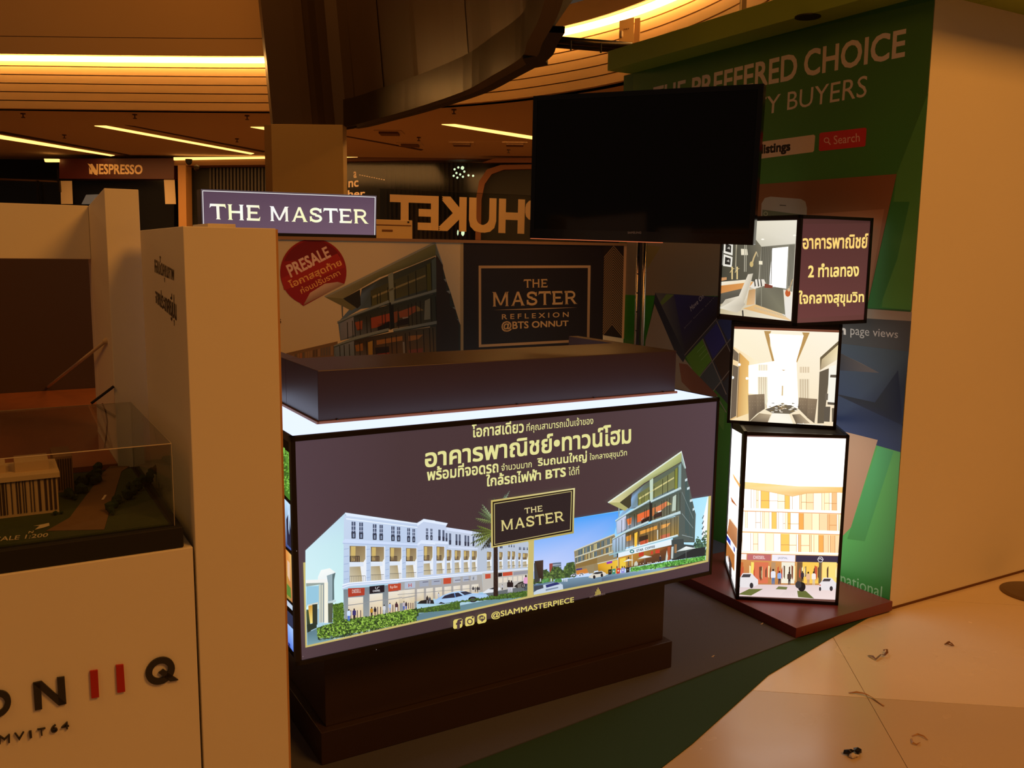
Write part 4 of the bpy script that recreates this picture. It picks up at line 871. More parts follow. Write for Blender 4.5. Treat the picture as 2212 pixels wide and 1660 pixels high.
s2.text((250, 250, 238), 'THE', [(451, 444), (562.5, 447.5), (563, 478), (463, 474)][0:0] or [(452, 440), (562, 444), (562.5, 477.5), (464-10, 473.5)], eng=True, cfun=cf)
s2.text((250, 250, 240), 'MASTER', [(582, 445.5), (796, 453), (797, 484), (583, 478)], eng=True, cfun=cf)
o = s2.build('lettering', M['lit'], sf, sg); o['label'] = 'glowing name in wide capitals'

# ------------------------------------------------------------------ television on its floor stand
TVP = Vector((.078, 4.42, 1.723)); ph, ro, ti, TWd, TH = -.514, -.025, .027, 1.08, .66
d = Vector((math.cos(ph), math.sin(ph), 0)); nn = Vector((math.sin(ph), -math.cos(ph), 0)); uu = EZ*math.cos(ti)+nn*math.sin(ti)
d2 = d*math.cos(ro)+uu*math.sin(ro); u2 = -d*math.sin(ro)+uu*math.cos(ro); n2 = d2.cross(u2).normalized()
if n2.dot(CAM-TVP) < 0: n2 = -n2
tvc = TVP+d2*TWd/2+u2*TH/2
stz = G0
polec = at(1386, 560, 'y', 4.32); polec.z = 0
tv = thing('television', 'large black flat television turned off beside the green backdrop', 'television', tuple(tvc-u2*TH/2), ph)
MB().box(TVP-n2*.045, d2*TWd, u2*TH, n2*.04).build('casing', M['bezel'], tv, bevel=.004)
MB().box(TVP+d2*.022+u2*.045-n2*.006, d2*(TWd-.044), u2*(TH-.067), n2*.0035).build('screen', M['screen'], tv)
bz = MB(); b_ = .022
bz.box(TVP-n2*.006, d2*TWd, u2*.045, n2*.006).box(TVP+u2*(TH-b_)-n2*.006, d2*TWd, u2*b_, n2*.006).box(TVP-n2*.006+u2*.045, d2*b_, u2*(TH-.045-b_), n2*.006).box(TVP+d2*(TWd-b_)-n2*.006+u2*.045, d2*b_, u2*(TH-.045-b_), n2*.006)
bz.build('bezel', M['bezel'], tv)
MB().box(TVP-u2*.0035-n2*.02, d2*TWd*.62, u2*.003, n2*.016).build('light_strip', M['redled'], tv)
ed = MB().box(TVP-d2*.003-n2*.03, d2*.003, u2*TH, n2*.026); ed.build('side_trim', M['dsteel'], tv)
lp = Print(TVP, n2, base=.0006); lp.text((120, 112, 104), 'SAMSUNG', [(1356, 500.5), (1385, 500.5), (1385, 505), (1356, 505)], .03); lp.build('maker_lettering', M['print'], tv)
MB().box(tvc-d2*.2-u2*.2-n2*.07, d2*.4, u2*.4, n2*.024).build('rear_mount', M['blackmatte'], tv)
st = thing('tv_floor_stand', 'polished steel upright stand carrying the black television', 'stand', (polec.x, polec.y, G0), ph)
for k in (-1, 1):
    MB().tube([polec+d*.016*k+EZ*(G0+.03), polec+d*.016*k+EZ*2.15], .0095, 12).build('upright', M['steel'], st, smooth=True)
MB().box(polec-d*.006-nn*(-.012)+EZ*.04, d*.012, nn*-.006, EZ*2.1).build('rear_channel', M['dsteel'], st)
MB().box(polec-d*.16+nn*-.16+EZ*G0, d*.28, nn*.3, EZ*.022).build('base_plate', M['blackmatte'], st, bevel=.003)
MB().box(polec-d*.14+nn*.013+EZ*1.9, d*.28, nn*.014, EZ*.3).build('bracket', M['blackmatte'], st)
for i in range(8): MB().tube([polec-d*.012+nn*.011+EZ*(1.2+i*.09), polec-d*.012+nn*.0135+EZ*(1.2+i*.09)], .0032, 8).build('bolt_hole', M['blackmatte'], st)

# ------------------------------------------------------------------ green backdrop with canopy
GU, GV0, GV1, GT = 3.603, 2.611, 4.80, 3.4
wl = bthing('printed_backdrop_wall', 'tall green printed backdrop wall with white lettering behind the light box tower', 'backdrop', GU+.1, (GV0+GV1)/2, 0)
pn = MB().bb(GU, GU+.2, GV0+.004, GV1, 0, 2.775).build('panel', mat('green_board', (52, 104, 40), .5), wl)
cu0, cv0, _ = uvz(at(1312, 153, 'z', 2.775)); ch = at(1312, 110.6, 'v', cv0).z
MB().bb(cu0, GU+.3, GV0-.3, cv0, 2.775, ch).build('canopy', [M['green']], wl, bevel=.003)
hh = at(1745, 36, 'z', 2.775)
MB().lathe(hh-EZ*.004, [(.06, 0), (.06, .006), (.045, .0062)], 20).build('downlight', M['blackmatte'], wl)
gp = Print(EX*GU, EX)
QX = Q(1500, 0, 3.107); QY = Q(1600, 240, 3.609); QW = Q(1780, 640, 2.371); QV = Q(1340, 500, 3.319)
gp.poly([(80, 120, 50), (76, 116, 44), (70, 136, 60), (66, 146, 66), (74, 150, 70)], [(1369, 150), (2019, 0), (1968, 670), (1870, 665), (1352, 640)])
gp.poly((92, 152, 70), [(1937, 376), (2005, 200), (1968, 670), (1905, 664)]); gp.poly((64, 130, 62), [(1922, 436), (1965, 436), (1938, 560), (1900, 665), (1870, 665)])
WT = (224, 206, 180)
gp.text(WT, 'CHOICE', [(1739, 110), (1957, 62.8), (1953, 121.7), (1737, 165.5)], .022)
gp.text(WT, 'THE PREFFERED', [(1412, 190), (1722, 115), (1720, 170), (1410, 228)], .022)
gp.text(WT, 'BUYERS', [(1702, 199), (1875, 162), (1871, 209), (1700, 238.5)])
gp.text(WT, 'PROPERTY', [(1478, 247), (1687, 202), (1684, 242), (1476, 283)])
gp.poly((226, 200, 168), [(1560, 318), (1758, 291), (1761, 294), (1758.5, 325), (1756, 328.5), (1558, 354)])
gp.text((44, 36, 30), '120,000 listings', [(1572, 322), (1707, 305.5), (1706, 331), (1572, 346)], .045)
gp.poly((206, 52, 40), [(1770, 290), (1773, 287), (1869, 276), (1872, 278.5), (1869.5, 314), (1867, 316.5), (1771, 326.7), (1768.7, 324)])
gp.text((236, 190, 170), 'Search', [(1801, 293.5), (1857, 287), (1857, 306), (1801, 312)])
gp.ring((236, 190, 170), 1785.5, 303, 5, 1.8); gp.line((236, 190, 170), [(1789, 306.5), (1794, 313)], 2.2)
gp.poly([(120, 84, 60), (150, 96, 60), (160, 108, 70), (130, 96, 70)], [(1352, 420), (1937, 376), (1872, 667), (1352, 500)])
gp.poly((176, 118, 80), [(1640, 470), (1910, 452), (1872, 667), (1640, 640)])
ph_ = [(1644, 470), (1645, 440), (1652, 428), (1664, 425), (1730, 430), (1740, 436), (1743, 450), (1742, 475)]
gp.poly((178, 176, 166), ph_); gp.poly((110, 124, 100), [(1647, 453), (1733, 464), (1732, 480), (1646, 478)]); gp.poly((50, 50, 46), [(1684, 442.5), (1698, 443.5), (1698, 445), (1684, 444)])
gp.ring((190, 200, 170), 1654, 462, 4, 1.2)
gp.poly((170, 150, 132), [(1800, 662), (1969.8, 674.6), (1968.5, 694), (1800, 684)])
gp.poly([(60, 58, 58), (90, 88, 88), (86, 84, 86), (60, 60, 62)], [(1800, 684), (1968.5, 694), (1963.5, 760), (1795, 740)])
gp.text((220, 214, 210), 'm', [(1808, 708.5), (1826, 710.5), (1826, 722.5), (1808, 720.5)], .05)
gp.text((206, 200, 196), 'page views', [(1837, 705), (1940.5, 715), (1939, 736), (1837, 729.5)])
gp.poly([(60, 70, 84), (76, 90, 104), (50, 58, 80), (36, 50, 96), (36, 50, 96), (40, 56, 100)], [(1795, 740), (1963.5, 760), (1956, 830), (1945, 977.4), (1896, 965), (1780, 930)])
gp.poly([(50, 46, 48), (150, 126, 110), (110, 100, 100), (40, 44, 60)], [(1808, 760), (1860, 785), (1900, 806), (1808, 800)])
gp.poly([(36, 38, 50), (34, 36, 48), (34, 40, 70), (34, 40, 72)], [(1800, 850), (1890, 870), (1940, 800), (1950, 920)])
gp.poly([(60, 150, 84), (96, 176, 90), (90, 170, 70), (52, 120, 44), (60, 140, 60)], [(1780, 930), (1945, 977.4), (1935, 1120), (1920, 1318), (1770, 1260)])
gp.poly([(84, 176, 110), (76, 164, 100), (60, 134, 60), (60, 130, 56)], [(1896, 965), (1930, 976), (1868, 1170), (1830, 1165)])
gp.poly([(176, 140, 116), (186, 150, 124), (170, 120, 90), (160, 116, 86)], [(1780, 922), (1896, 951), (1838, 1140), (1780, 1200)])
gp.text((150, 190, 140), 'national', [(1816, 1235), (1906, 1268), (1904, 1291.5), (1816, 1262)])
# left stretch between board and tower
gp.poly((150, 138, 116), [(1354, 520), (1600, 520), (1600, 640), (1350, 638)])
gp.poly((150, 136, 84), [(190, 100), (290, 110), (180, 290)], q=QV)
gp.poly([(60, 150, 40), (60, 150, 40), (50, 130, 36), (50, 130, 36)], [(30, 455), (250, 465), (180, 800), (25, 800)], q=QV)
gp.poly((64, 120, 50), [(1345, 735), (1640, 735), (1640, 1260), (1345, 1260)])
gp.poly((170, 156, 140), [(245, 520), (420, 860), (640, 1150), (660, 1400), (160, 1300), (180, 790)], q=QV)
gp.poly([(120, 124, 124), (84, 84, 110), (66, 62, 70), (70, 70, 72), (60, 60, 64), (56, 60, 76)], [(250, 440), (380, 450), (690, 470), (1000, 500), (1000, 1500), (470, 900)], q=QV)
gp.poly((60, 66, 84), [(250, 440), (470, 900), (450, 940), (385, 850), (240, 510)], q=QV)
gp.poly((120, 150, 84), [(330, 450), (385, 455), (300, 530), (285, 510)], q=QV)
gp.poly([(66, 66, 130), (60, 56, 80), (50, 44, 46), (60, 58, 66)], [(385, 455), (700, 470), (700, 620), (470, 890)][0:4], q=QV)
gp.poly((100, 150, 56), [(470, 900), (590, 770), (655, 925), (550, 1060)], q=QV)
for c_, pts in (((60, 60, 130), [(600, 760), (690, 660), (760, 790), (665, 915)]), ((70, 54, 50), [(670, 925), (770, 800), (830, 960), (740, 1080)]), ((76, 84, 92), [(560, 1065), (660, 935), (735, 1085), (650, 1150)]), ((60, 70, 120), [(700, 650), (800, 560), (850, 700), (775, 785)]), ((64, 66, 76), [(745, 1090), (840, 970), (900, 1200), (780, 1300)]), ((84, 130, 60), [(700, 1250), (750, 1290), (740, 1430), (705, 1380)])): gp.poly(c_, pts, q=QV, lay=gp.layer+1)
gp.layer += 1
for pts in ([(460, 890), (700, 615)], [(590, 770), (760, 1170)], [(550, 1065), (800, 760)], [(690, 640), (830, 960)], [(655, 1160), (860, 900)], [(690, 1180), (760, 1300)]): gp.line((140, 130, 124), pts, 1.8, q=QV, lay=gp.layer+1)
gp.layer += 1
gp.text((190, 186, 196), 'Move On', [(498, 540), (590, 445), (600, 475), (508, 575)], .01, q=QV)
gp.text((150, 146, 150), 'your home search', [(455, 690), (690, 450), (693, 460), (460, 702)], q=QV)
for k in range(3): gp.line((150, 190, 110), [(550+k*14, 870+k*28), (600+k*14, 815+k*28)], .8, q=QV, lay=gp.layer)
gp.poly([(150, 96, 80), (140, 90, 76), (120, 76, 64), (130, 84, 70), (150, 100, 84)], [(420, 945), (480, 955), (700, 1180), (560, 1200), (440, 1080)], q=QV)
o = gp.build('printed_picture', M['print'], pn, wl); o['label'] = 'white slogan, search bar, phone and tablet pictures on green'
# cream end wall beside it
ew = MB().bb(GU+.006, 6.6, GV0, GV0+.18, 0, 2.775).build('wall_right', M['offwhite']); tag(ew, kind='structure')
MB().bb(GU+.3, 6.6, GV0-.3, GV0+.3, 2.775, ch).build('canopy_return', M['green'], wl)
bs = MB().bb(GU+.006, 6.6, GV0-.003, GV0, 0, .012).build('baseboard_right', mat('dirty_wall_joint', (110, 70, 36), .8)); tag(bs, kind='structure')  # thin brown strip along the foot of the wall

# ------------------------------------------------------------------ light box tower
pt = bthing('tower_platform', 'low maroon platform under the light box tower', 'platform', 3.27, 3.04, G0)
MB().bb(2.955, 3.595, 2.585, 3.50, G0, .055).build('slab', M['maroon_top'], pt, bevel=.002)
def lightbox(name, label, corner, yaw, w_, dp, z0, z1, side, frame=.014):
    sm_ = emis('backlit_side_sheet', (1, .95, .84), side)
    c = Vector((corner[0], corner[1], z0)); dx = Vector((math.cos(yaw), math.sin(yaw), 0)); dy = Vector((-math.sin(yaw), math.cos(yaw), 0)); h = z1-z0
    t = thing(name, label, 'light box', tuple(c+dx*w_/2+dy*dp/2), yaw, 'stacked advertising light boxes')
    m = MB(); f = frame
    for a, b in ((0, 0), (w_-f, 0), (0, dp-f), (w_-f, dp-f)): m.box(c+dx*a+dy*b, dx*f, dy*f, EZ*h)
    for z in (0, h-f):
        m.box(c+EZ*z, dx*w_, dy*f, EZ*f).box(c+dy*(dp-f)+EZ*z, dx*w_, dy*f, EZ*f).box(c+EZ*z, dx*f, dy*dp, EZ*f).box(c+dx*(w_-f)+EZ*z, dx*f, dy*dp, EZ*f)
    m.build('frame', M['black'], t)
    MB().box(c+dx*.003+dy*.003+EZ*.002, dx*(w_-.006), dy*(dp-.006), EZ*.008).build('bottom_panel', M['black'], t)
    MB().box(c+dx*.003+dy*.003+EZ*(h-.010), dx*(w_-.006), dy*(dp-.006), EZ*.008).build('top_panel', M['blackmatte'], t)
    fa = MB().box(c+dx*.006+dy*.007+EZ*.006, dx*(w_-.012), dy*.004, EZ*(h-.012)).build('front_face', M['maroon'], t)
    le = MB().box(c+dx*.007+dy*.006+EZ*.006, dx*.004, dy*(dp-.012), EZ*(h-.012)).build('left_face', M['maroon'], t)
    MB().box(c+dx*(w_-.011)+dy*.006+EZ*.006, dx*.004, dy*(dp-.012), EZ*(h-.012)).build('right_face', sm_, t)
    MB().box(c+dy*(dp-.011)+dx*.006+EZ*.006, dx*(w_-.012), dy*.004, EZ*(h-.012)).build('rear_face', sm_, t)
    pa = Print(c+dy*.007, dy); pb = Print(c+dx*.007, dx)
    pa.clip = (c, dx, frame*.6, w_-frame*.6, z0+frame*.6, z1-frame*.6); pb.clip = (c, dy, frame*.6, dp-frame*.6, z0+frame*.6, z1-frame*.6)
    return t, fa, le, pa, pb
z0 = .0556; z1 = .857; z2 = 1.345; z3 = 1.829
t1, f1, l1, pf1, pl1 = lightbox('advertising_light_box', 'tall bottom light box of the tower with bright shopfront picture', (1.062, 4.043), math.radians(-7.2), .462, .53, z0, z1, 1.3)
t2, f2, l2, pf2, pl2 = lightbox('advertising_light_box', 'middle light box of the tower with glowing dining room picture', (1.030, 4.25), math.radians(-15.2), .494, .40, z1+.001, z2, .9)
t3, f3, l3, pf3, pl3 = lightbox('advertising_light_box', 'top light box of the tower with bedroom picture and Thai lettering', (1.233, 3.944), .546, .48, .48, z2+.003, z3, .35)

# bottom box front: shop house facade
QT = Q(1520, 900, 3.861)
HOT = 1.6
pf1.gain = (1.5, 1.5, 1.45)
pf1.poly([(90, 60, 54)]*4, [(336, 158), (1210, 172), (1118, 1555), (275, 1530)], q=QT)
pf1.poly((255, 252, 246), [(338, 168), (1200, 186), (1108, 1530), (273, 1498)], q=QT)
pf1.mb.c[-1] = (2.0, 1.9, 1.8)
pf1.poly([(255, 220, 130), (255, 236, 190), (255, 214, 120), (255, 196, 110), (250, 180, 110)], [(320, 545), (560, 565), (800, 585), (1172, 592), (1168, 632)][0:4]+[(1165, 640), (800, 640), (318, 590)][0:1], q=QT)
pf1.poly([(255, 214, 140), (255, 240, 200), (255, 206, 130), (255, 190, 120)], [(322, 550), (750, 580), (1172, 590), (1166, 640), (740, 668), (316, 600)][0:3]+[(1166, 640)], q=QT)
pf1.poly([(255, 200, 120), (255, 206, 150), (255, 190, 120), (240, 170, 100)], [(316, 600), (740, 640), (1166, 640), (1150, 1140), (720, 1125), (290, 1110)][0:4], q=QT)
pf1.poly([(255, 224, 180), (255, 236, 200), (255, 206, 150), (246, 180, 110), (255, 206, 140), (255, 210, 140)], [(316, 600), (740, 640), (1166, 640), (1140, 1140), (720, 1130), (292, 1112)], q=QT)
rr = random.Random(31)
L = pf1.layer+1
for (xa, xb, ya, yb, sl) in ((318, 1160, 605, 770, .04), (306, 1150, 790, 945, .035), (298, 1138, 970, 1120, .03)):
    x = xa
    while x < xb-20:
        w_ = rr.choice([16, 22, 40, 60, 70]); y0 = ya+(x-xa)*sl; y1 = yb+(x-xa)*sl*.8
        hot = 1-abs((x-560)/600)
        c_ = rr.choice([(255, 252, 246), (255, 250, 240), (255, 236, 200), (232, 178, 90), (255, 246, 226), (250, 224, 190)]) if x < 780 else rr.choice([(240, 200, 160), (250, 220, 180), (226, 170, 120), (255, 236, 206), (214, 150, 76), (236, 190, 150)])
        pf1.poly(c_, [(x, y0), (min(xb, x+w_), y0+w_*sl), (min(xb, x+w_), y1+w_*sl), (x, y1)], lay=L, q=QT)
        pf1.poly((150, 104, 60), [(x, y0), (x+3, y0), (x+3, y1), (x, y1)], lay=L+1, q=QT)
        if rr.random() < .35: pf1.poly((170, 120, 70), [(x, y0+90), (x+w_, y0+90), (x+w_, y0+94), (x, y0+94)], lay=L+1, q=QT)
        x += w_
pf1.layer = L+2
for ya, yb, c_ in ((762, 798, (255, 236, 220)), (930, 972, (255, 238, 222)), (1122, 1150, (255, 226, 196))):
    k = (ya-700)/450
    pf1.poly(c_, [(308-k*16, ya), (1158-k*24, ya+26), (1158-k*24, yb+12), (308-k*16, yb-14)], q=QT, lay=pf1.layer+1)
    pf1.poly((190, 130, 96), [(308-k*16, yb-12), (1158-k*24, yb+12), (1158-k*24, yb+18), (308-k*16, yb-6)], q=QT, lay=pf1.layer+1)
pf1.layer += 1
pf1.gain = (1, 1, 1)
pf1.poly([(255, 232, 160), (255, 222, 140), (255, 236, 180), (255, 206, 120), (255, 200, 116), (250, 200, 130), (255, 214, 150), (255, 220, 150), (255, 224, 150)], [(322, 546), (560, 564), (800, 586), (1172, 592), (1168, 634), (860, 642), (740, 668), (560, 632), (318, 598)], q=QT)
pf1.line((226, 170, 110), [(318, 598), (560, 632), (740, 668), (860, 642), (1168, 634)], .7, q=QT)
pf1.poly([(220, 150, 90), (230, 180, 110), (206, 150, 80), (190, 120, 70)], [(288, 1140), (1134, 1165), (1118, 1420), (278, 1400)], q=QT)
for c_, pts in (((255, 246, 240), [(288, 1146), (358, 1148), (356, 1196), (288, 1192)]), ((196, 110, 110), [(364, 1148), (562, 1152), (560, 1206), (362, 1198)]), ((246, 240, 250), [(570, 1153), (764, 1158), (762, 1214), (568, 1206)]), ((56, 48, 70), [(768, 1158), (1132, 1166), (1126, 1226), (766, 1214)])): pf1.poly(c_, pts, q=QT, lay=pf1.layer+1)
pf1.layer += 1
pf1.text((236, 206, 206), 'DIESEL', [(415, 1163), (512, 1165), (512, 1190), (415, 1188)], .03, q=QT)
pf1.text((120, 130, 150), 'JASPAL', [(618, 1172), (702, 1175), (702, 1196), (618, 1194)], q=QT)
x, y = QT(974, 1194); pf1.ring((236, 230, 236), x, y, 6, 1.4, n=6); pf1.line((236, 230, 236), [(x-4, y-1), (x, y-2), (x+4, y+1)], 1.6)
L = pf1.layer+1
for c_, x0, x1 in (((206, 110, 60), 300, 330), ((226, 120, 84), 420, 540), ((255, 230, 110), 396, 420), ((190, 150, 110), 565, 600), ((246, 240, 220), 650, 760), ((255, 206, 90), 825, 960), ((120, 90, 60), 780, 825), ((255, 226, 130), 990, 1110), ((110, 96, 70), 962, 984)):
    pf1.poly(c_, [(x0, 1215), (x1, 1218), (x1-4, 1395), (x0-4, 1392)], lay=L, q=QT)
for i in range(30): 
    x = 290+rr.random()*810; pf1.poly(rr.choice([(150, 70, 40), (255, 240, 180), (100, 70, 50), (206, 90, 60)]), [(x, 1240+rr.random()*60), (x+12, 1250), (x+10, 1330+rr.random()*50), (x, 1340)], lay=L+1, q=QT)
pf1.layer = L+2
pf1.poly([(226, 206, 206), (236, 214, 210), (246, 226, 222), (236, 214, 214)], [(276, 1400), (1118, 1410), (1108, 1530), (273, 1498)], q=QT)
for c_, pts in (((110, 116, 60), [(275, 1485), (380, 1440), (495, 1440), (395, 1495)]), ((120, 124, 76), [(600, 1442), (625, 1418), (700, 1424), (690, 1446)]), ((104, 110, 56), [(780, 1455), (850, 1455), (922, 1520), (788, 1508)])): pf1.poly(c_, pts, q=QT)
for k in range(8): pf1.line((206, 186, 186), [(640+k*16, 1500), (690+k*11, 1450)], .4, q=QT, lay=pf1.layer+1)
pf1.layer += 1
def car(pr, x, y, w_, q):
    pr.poly((236, 230, 232), [(x, y), (x+w_*.02, y-w_*.28), (x+w_*.14, y-w_*.42), (x+w_*.25, y-w_*.62), (x+w_*.7, y-w_*.62), (x+w_*.86, y-w_*.42), (x+w_, y-w_*.3), (x+w_, y-w_*.06), (x+w_*.7, y+w_*.08), (x+w_*.06, y+w_*.06)], q=q)
    pr.poly((70, 66, 70), [(x+w_*.18, y-w_*.42), (x+w_*.28, y-w_*.57), (x+w_*.66, y-w_*.57), (x+w_*.6, y-w_*.42)], q=q)
    pr.disc((50, 46, 50), x+w_*.68, y-w_*.02, w_*.09, w_*.14, n=12, q=q); pr.disc((50, 46, 50), x+w_*.06, y, w_*.06, w_*.12, n=10, q=q); pr.poly((206, 80, 70), [(x+w_*.02, y-w_*.24), (x+w_*.1, y-w_*.24), (x+w_*.1, y-w_*.18), (x+w_*.02, y-w_*.18)], q=q)
car(pf1, 282, 1415, 172, QT); car(pf1, 962, 1440, 150, QT)
pf1.disc((30, 28, 30), 818, 1422, 32, 40, q=QT); pf1.disc((60, 58, 60), 790, 1405, 26, 30, q=QT)
for a in ((580, 1402, 130, (236, 236, 246), (90, 120, 170)), (632, 1400, 110, (150, 180, 230), (60, 60, 80)), (714, 1405, 110, (90, 70, 60), (60, 50, 50)), (824, 1380, 90, (60, 50, 60), (50, 40, 40)), (872, 1410, 115, (236, 190, 150), (200, 160, 120)), (918, 1408, 115, (250, 240, 230), (220, 200, 170))): person(pf1, *a, q=QT)
o = pf1.build('printed_picture', M['lits'], f1, t1); o['label'] = 'overexposed backlit picture of a four storey shop building'
QZ = Q(1540, 900, 3.952)
pl1.poly((255, 255, 255), [(105, 5), (246, 150), (186, 1510), (54, 1235)], q=QZ); pl1.mb.c[-1] = (2.2, 2.1, 2.0)
for c_, pts in (((255, 190, 110), [(165, 480), (232, 580), (228, 610), (180, 530)]), ((190, 110, 60), [(150, 680), (212, 775), (205, 770), (160, 730)]), ((255, 246, 226), [(150, 860), (210, 950), (205, 1140), (120, 1000)]), ([(206, 140, 90), (220, 150, 100), (180, 120, 80), (190, 120, 70)], [(140, 870), (208, 960), (204, 1130), (120, 1000)]),
                ((40, 60, 170), [(118, 1010), (150, 1060), (150, 1110), (118, 1055)]), ((246, 246, 255), [(150, 1060), (178, 1105), (178, 1150), (150, 1110)]), ((40, 60, 170), [(178, 1105), (188, 1125), (188, 1170), (178, 1150)]), ((206, 130, 60), [(115, 1060), (186, 1180), (184, 1330), (112, 1200)]),
                ((96, 110, 60), [(72, 940), (80, 700), (92, 900), (110, 960), (108, 1060), (66, 1020)]), ((56, 66, 76), [(60, 1010), (106, 1060), (104, 1160), (56, 1140)]), ((110, 90, 76), [(56, 1150), (110, 1180), (150, 1330), (90, 1290)]), ((240, 236, 236), [(56, 1200), (184, 1400), (184, 1510), (54, 1235)]), ((246, 244, 246), [(106, 1180), (132, 1190), (136, 1370), (108, 1320)]), ((70, 60, 60), [(136, 1180), (160, 1260), (160, 1380), (138, 1330)])): pl1.poly(c_, pts, q=QZ)
for i in range(14): pl1.line((150, 90, 50), [(118+i*5, 1080+i*8), (116+i*5, 1190+i*10)], .5, q=QZ, lay=pl1.layer)
o = pl1.build('printed_side_picture', M['lits'], l1, t1); o['label'] = 'white glowing side of the light box with street picture'
# middle box: dining room
QM = Q(1540, 680, 6.384)
pf2.poly((120, 70, 50), [(288, 165), (1745, 215), (1660, 1580), (235, 1470)], q=QM)
pf2.poly([(255, 244, 214), (255, 246, 226), (250, 230, 196), (246, 232, 200)], [(290, 196), (1742, 248), (1656, 1576), (236, 1466)], q=QM)
pf2.poly([(250, 220, 170), (255, 244, 210), (255, 240, 206), (226, 180, 110)], [(282, 440), (620, 650), (620, 1280), (240, 1460)], q=QM)
pf2.poly([(214, 160, 84), (240, 190, 110), (246, 210, 140), (206, 160, 96)], [(365, 520), (500, 650), (490, 1370), (330, 1430)], q=QM)
for c_, pts in (((120, 104, 84), [(280, 470), (355, 540), (350, 650), (278, 620)]), ((110, 96, 80), [(275, 690), (350, 720), (320, 1400), (240, 1440)]), ((150, 120, 84), [(360, 530), (372, 540), (340, 1420), (328, 1425)])): pf2.poly(c_, pts, q=QM)
for pts in ([(250, 1450), (500, 1360), (500, 1480), (250, 1470)],): pf2.poly((250, 226, 180), pts, q=QM)
pf2.poly((190, 150, 90), [(705, 225), (805, 228), (785, 270), (790, 430), (850, 650), (820, 650)], q=QM); pf2.poly((190, 150, 90), [(1230, 245), (1335, 248), (1160, 660), (1120, 660), (1215, 430), (1250, 290)], q=QM)
pf2.poly((255, 255, 255), [(775, 265), (1250, 290), (1150, 640), (1180, 1290), (740, 1290), (850, 640)], q=QM); pf2.mb.c[-1] = (2.2, 2.1, 1.9)
pf2.poly((255, 255, 250), [(490, 700), (850, 640), (740, 1250), (620, 1100), (490, 1090)], q=QM); pf2.mb.c[-1] = (1.5, 1.4, 1.1)
L = pf2.layer+1
for x0, x1, y0, y1 in ((628, 760, 690, 1290), (1195, 1340, 720, 1290)):
    for k in range(9):
        x = x0+(x1-x0)*k/9
        pf2.poly((190, 164, 130) if k % 2 else (236, 214, 180), [(x, y0), (x+(x1-x0)*.06, y0), (x+(x1-x0)*.06, y0+85), (x, y0+80)], lay=L, q=QM)
        pf2.poly((190, 170, 140) if k % 2 else (230, 216, 186), [(x-8, y0+170), (x+4, y0+170), (x+6, y1), (x-4, y1)], lay=L, q=QM)
pf2.layer = L
pf2.poly([(190, 170, 130), (240, 220, 170), (246, 230, 190), (170, 150, 120)], [(1475, 600), (1730, 380), (1715, 620), (1475, 770)], q=QM); pf2.poly((110, 96, 70), [(1480, 590), (1735, 360), (1735, 410), (1500, 620), (1480, 780)], q=QM)
pf2.poly((100, 90, 74), [(1470, 790), (1600, 740), (1590, 960), (1530, 1500), (1440, 1500)], q=QM)
pf2.poly((250, 246, 232), [(1600, 720), (1700, 690), (1690, 1210), (1580, 1240)], q=QM)
for c_, pts in (((96, 86, 74), [(1620, 830), (1700, 830), (1698, 870), (1615, 866)]), ((110, 100, 86), [(1550, 1090), (1590, 1090), (1585, 1180), (1545, 1180)]), ((96, 88, 76), [(1540, 1270), (1620, 1270), (1610, 1480), (1530, 1475)]), ((90, 82, 70), [(1580, 1205), (1690, 1215), (1690, 1250), (1580, 1240)]), ((110, 100, 84), [(1640, 1290), (1670, 1290), (1660, 1480), (1640, 1480)])): pf2.poly(c_, pts, q=QM)
for pts in ([(485, 1110), (600, 1100), (605, 1370), (495, 1480)], [(600, 1100), (710, 1095), (715, 1300), (605, 1370)], [(1185, 1145), (1310, 1155), (1300, 1420), (1170, 1290)], [(1310, 1155), (1440, 1165), (1400, 1500), (1295, 1420)]):
    pf2.poly([(150, 130, 104), (140, 120, 96), (104, 90, 74), (120, 104, 84)], pts, q=QM)
    cx = sum(p[0] for p in pts)/4; cy = sum(p[1] for p in pts)/4
    for k in range(8): pf2.poly((176, 156, 130), [(cx-40+(k % 3)*36, cy-70+(k//3)*50), (cx-34+(k % 3)*36, cy-70+(k//3)*50), (cx-36+(k % 3)*36, cy-55+(k//3)*50)], lay=pf2.layer+1, q=QM)
    pf2.layer += 1
for pts in ([(500, 1480), (640, 1360), (800, 1380), (750, 1505)], [(1090, 1380), (1200, 1370), (1340, 1500), (1150, 1510)]): pf2.poly([(100, 88, 72), (170, 150, 120), (190, 170, 140), (120, 104, 84)], pts, q=QM)
pf2.poly([(255, 250, 236), (250, 244, 226), (255, 250, 230), (255, 246, 226)], [(820, 1360), (1050, 1370), (1110, 1535), (755, 1510)], q=QM)
pf2.poly((110, 100, 84), [(720, 1310), (900, 1240), (1080, 1250), (1180, 1310), (1060, 1370), (820, 1360)], q=QM)
for i in range(36):
    x = 740+rr.random()*430; y = 1210+rr.random()*130; pf2.poly(rr.choice([(80, 70, 60), (240, 230, 210), (130, 110, 70), (250, 244, 230)]), [(x, y), (x+40, y+4), (x+36, y+14), (x, y+10)], lay=pf2.layer+1+i % 2, q=QM)
pf2.layer += 3
for i in range(22): 
    a = rr.random()*6.28; r1 = rr.random()*55; pf2.poly(rr.choice([(190, 150, 90), (255, 246, 226), (150, 120, 80)]), [(950+r1*math.cos(a), 1280+r1*math.sin(a)), (965+r1*math.cos(a), 1284+r1*math.sin(a)), (955+r1*math.cos(a), 1300+r1*math.sin(a))], lay=pf2.layer+1, q=QM)
pf2.layer += 1
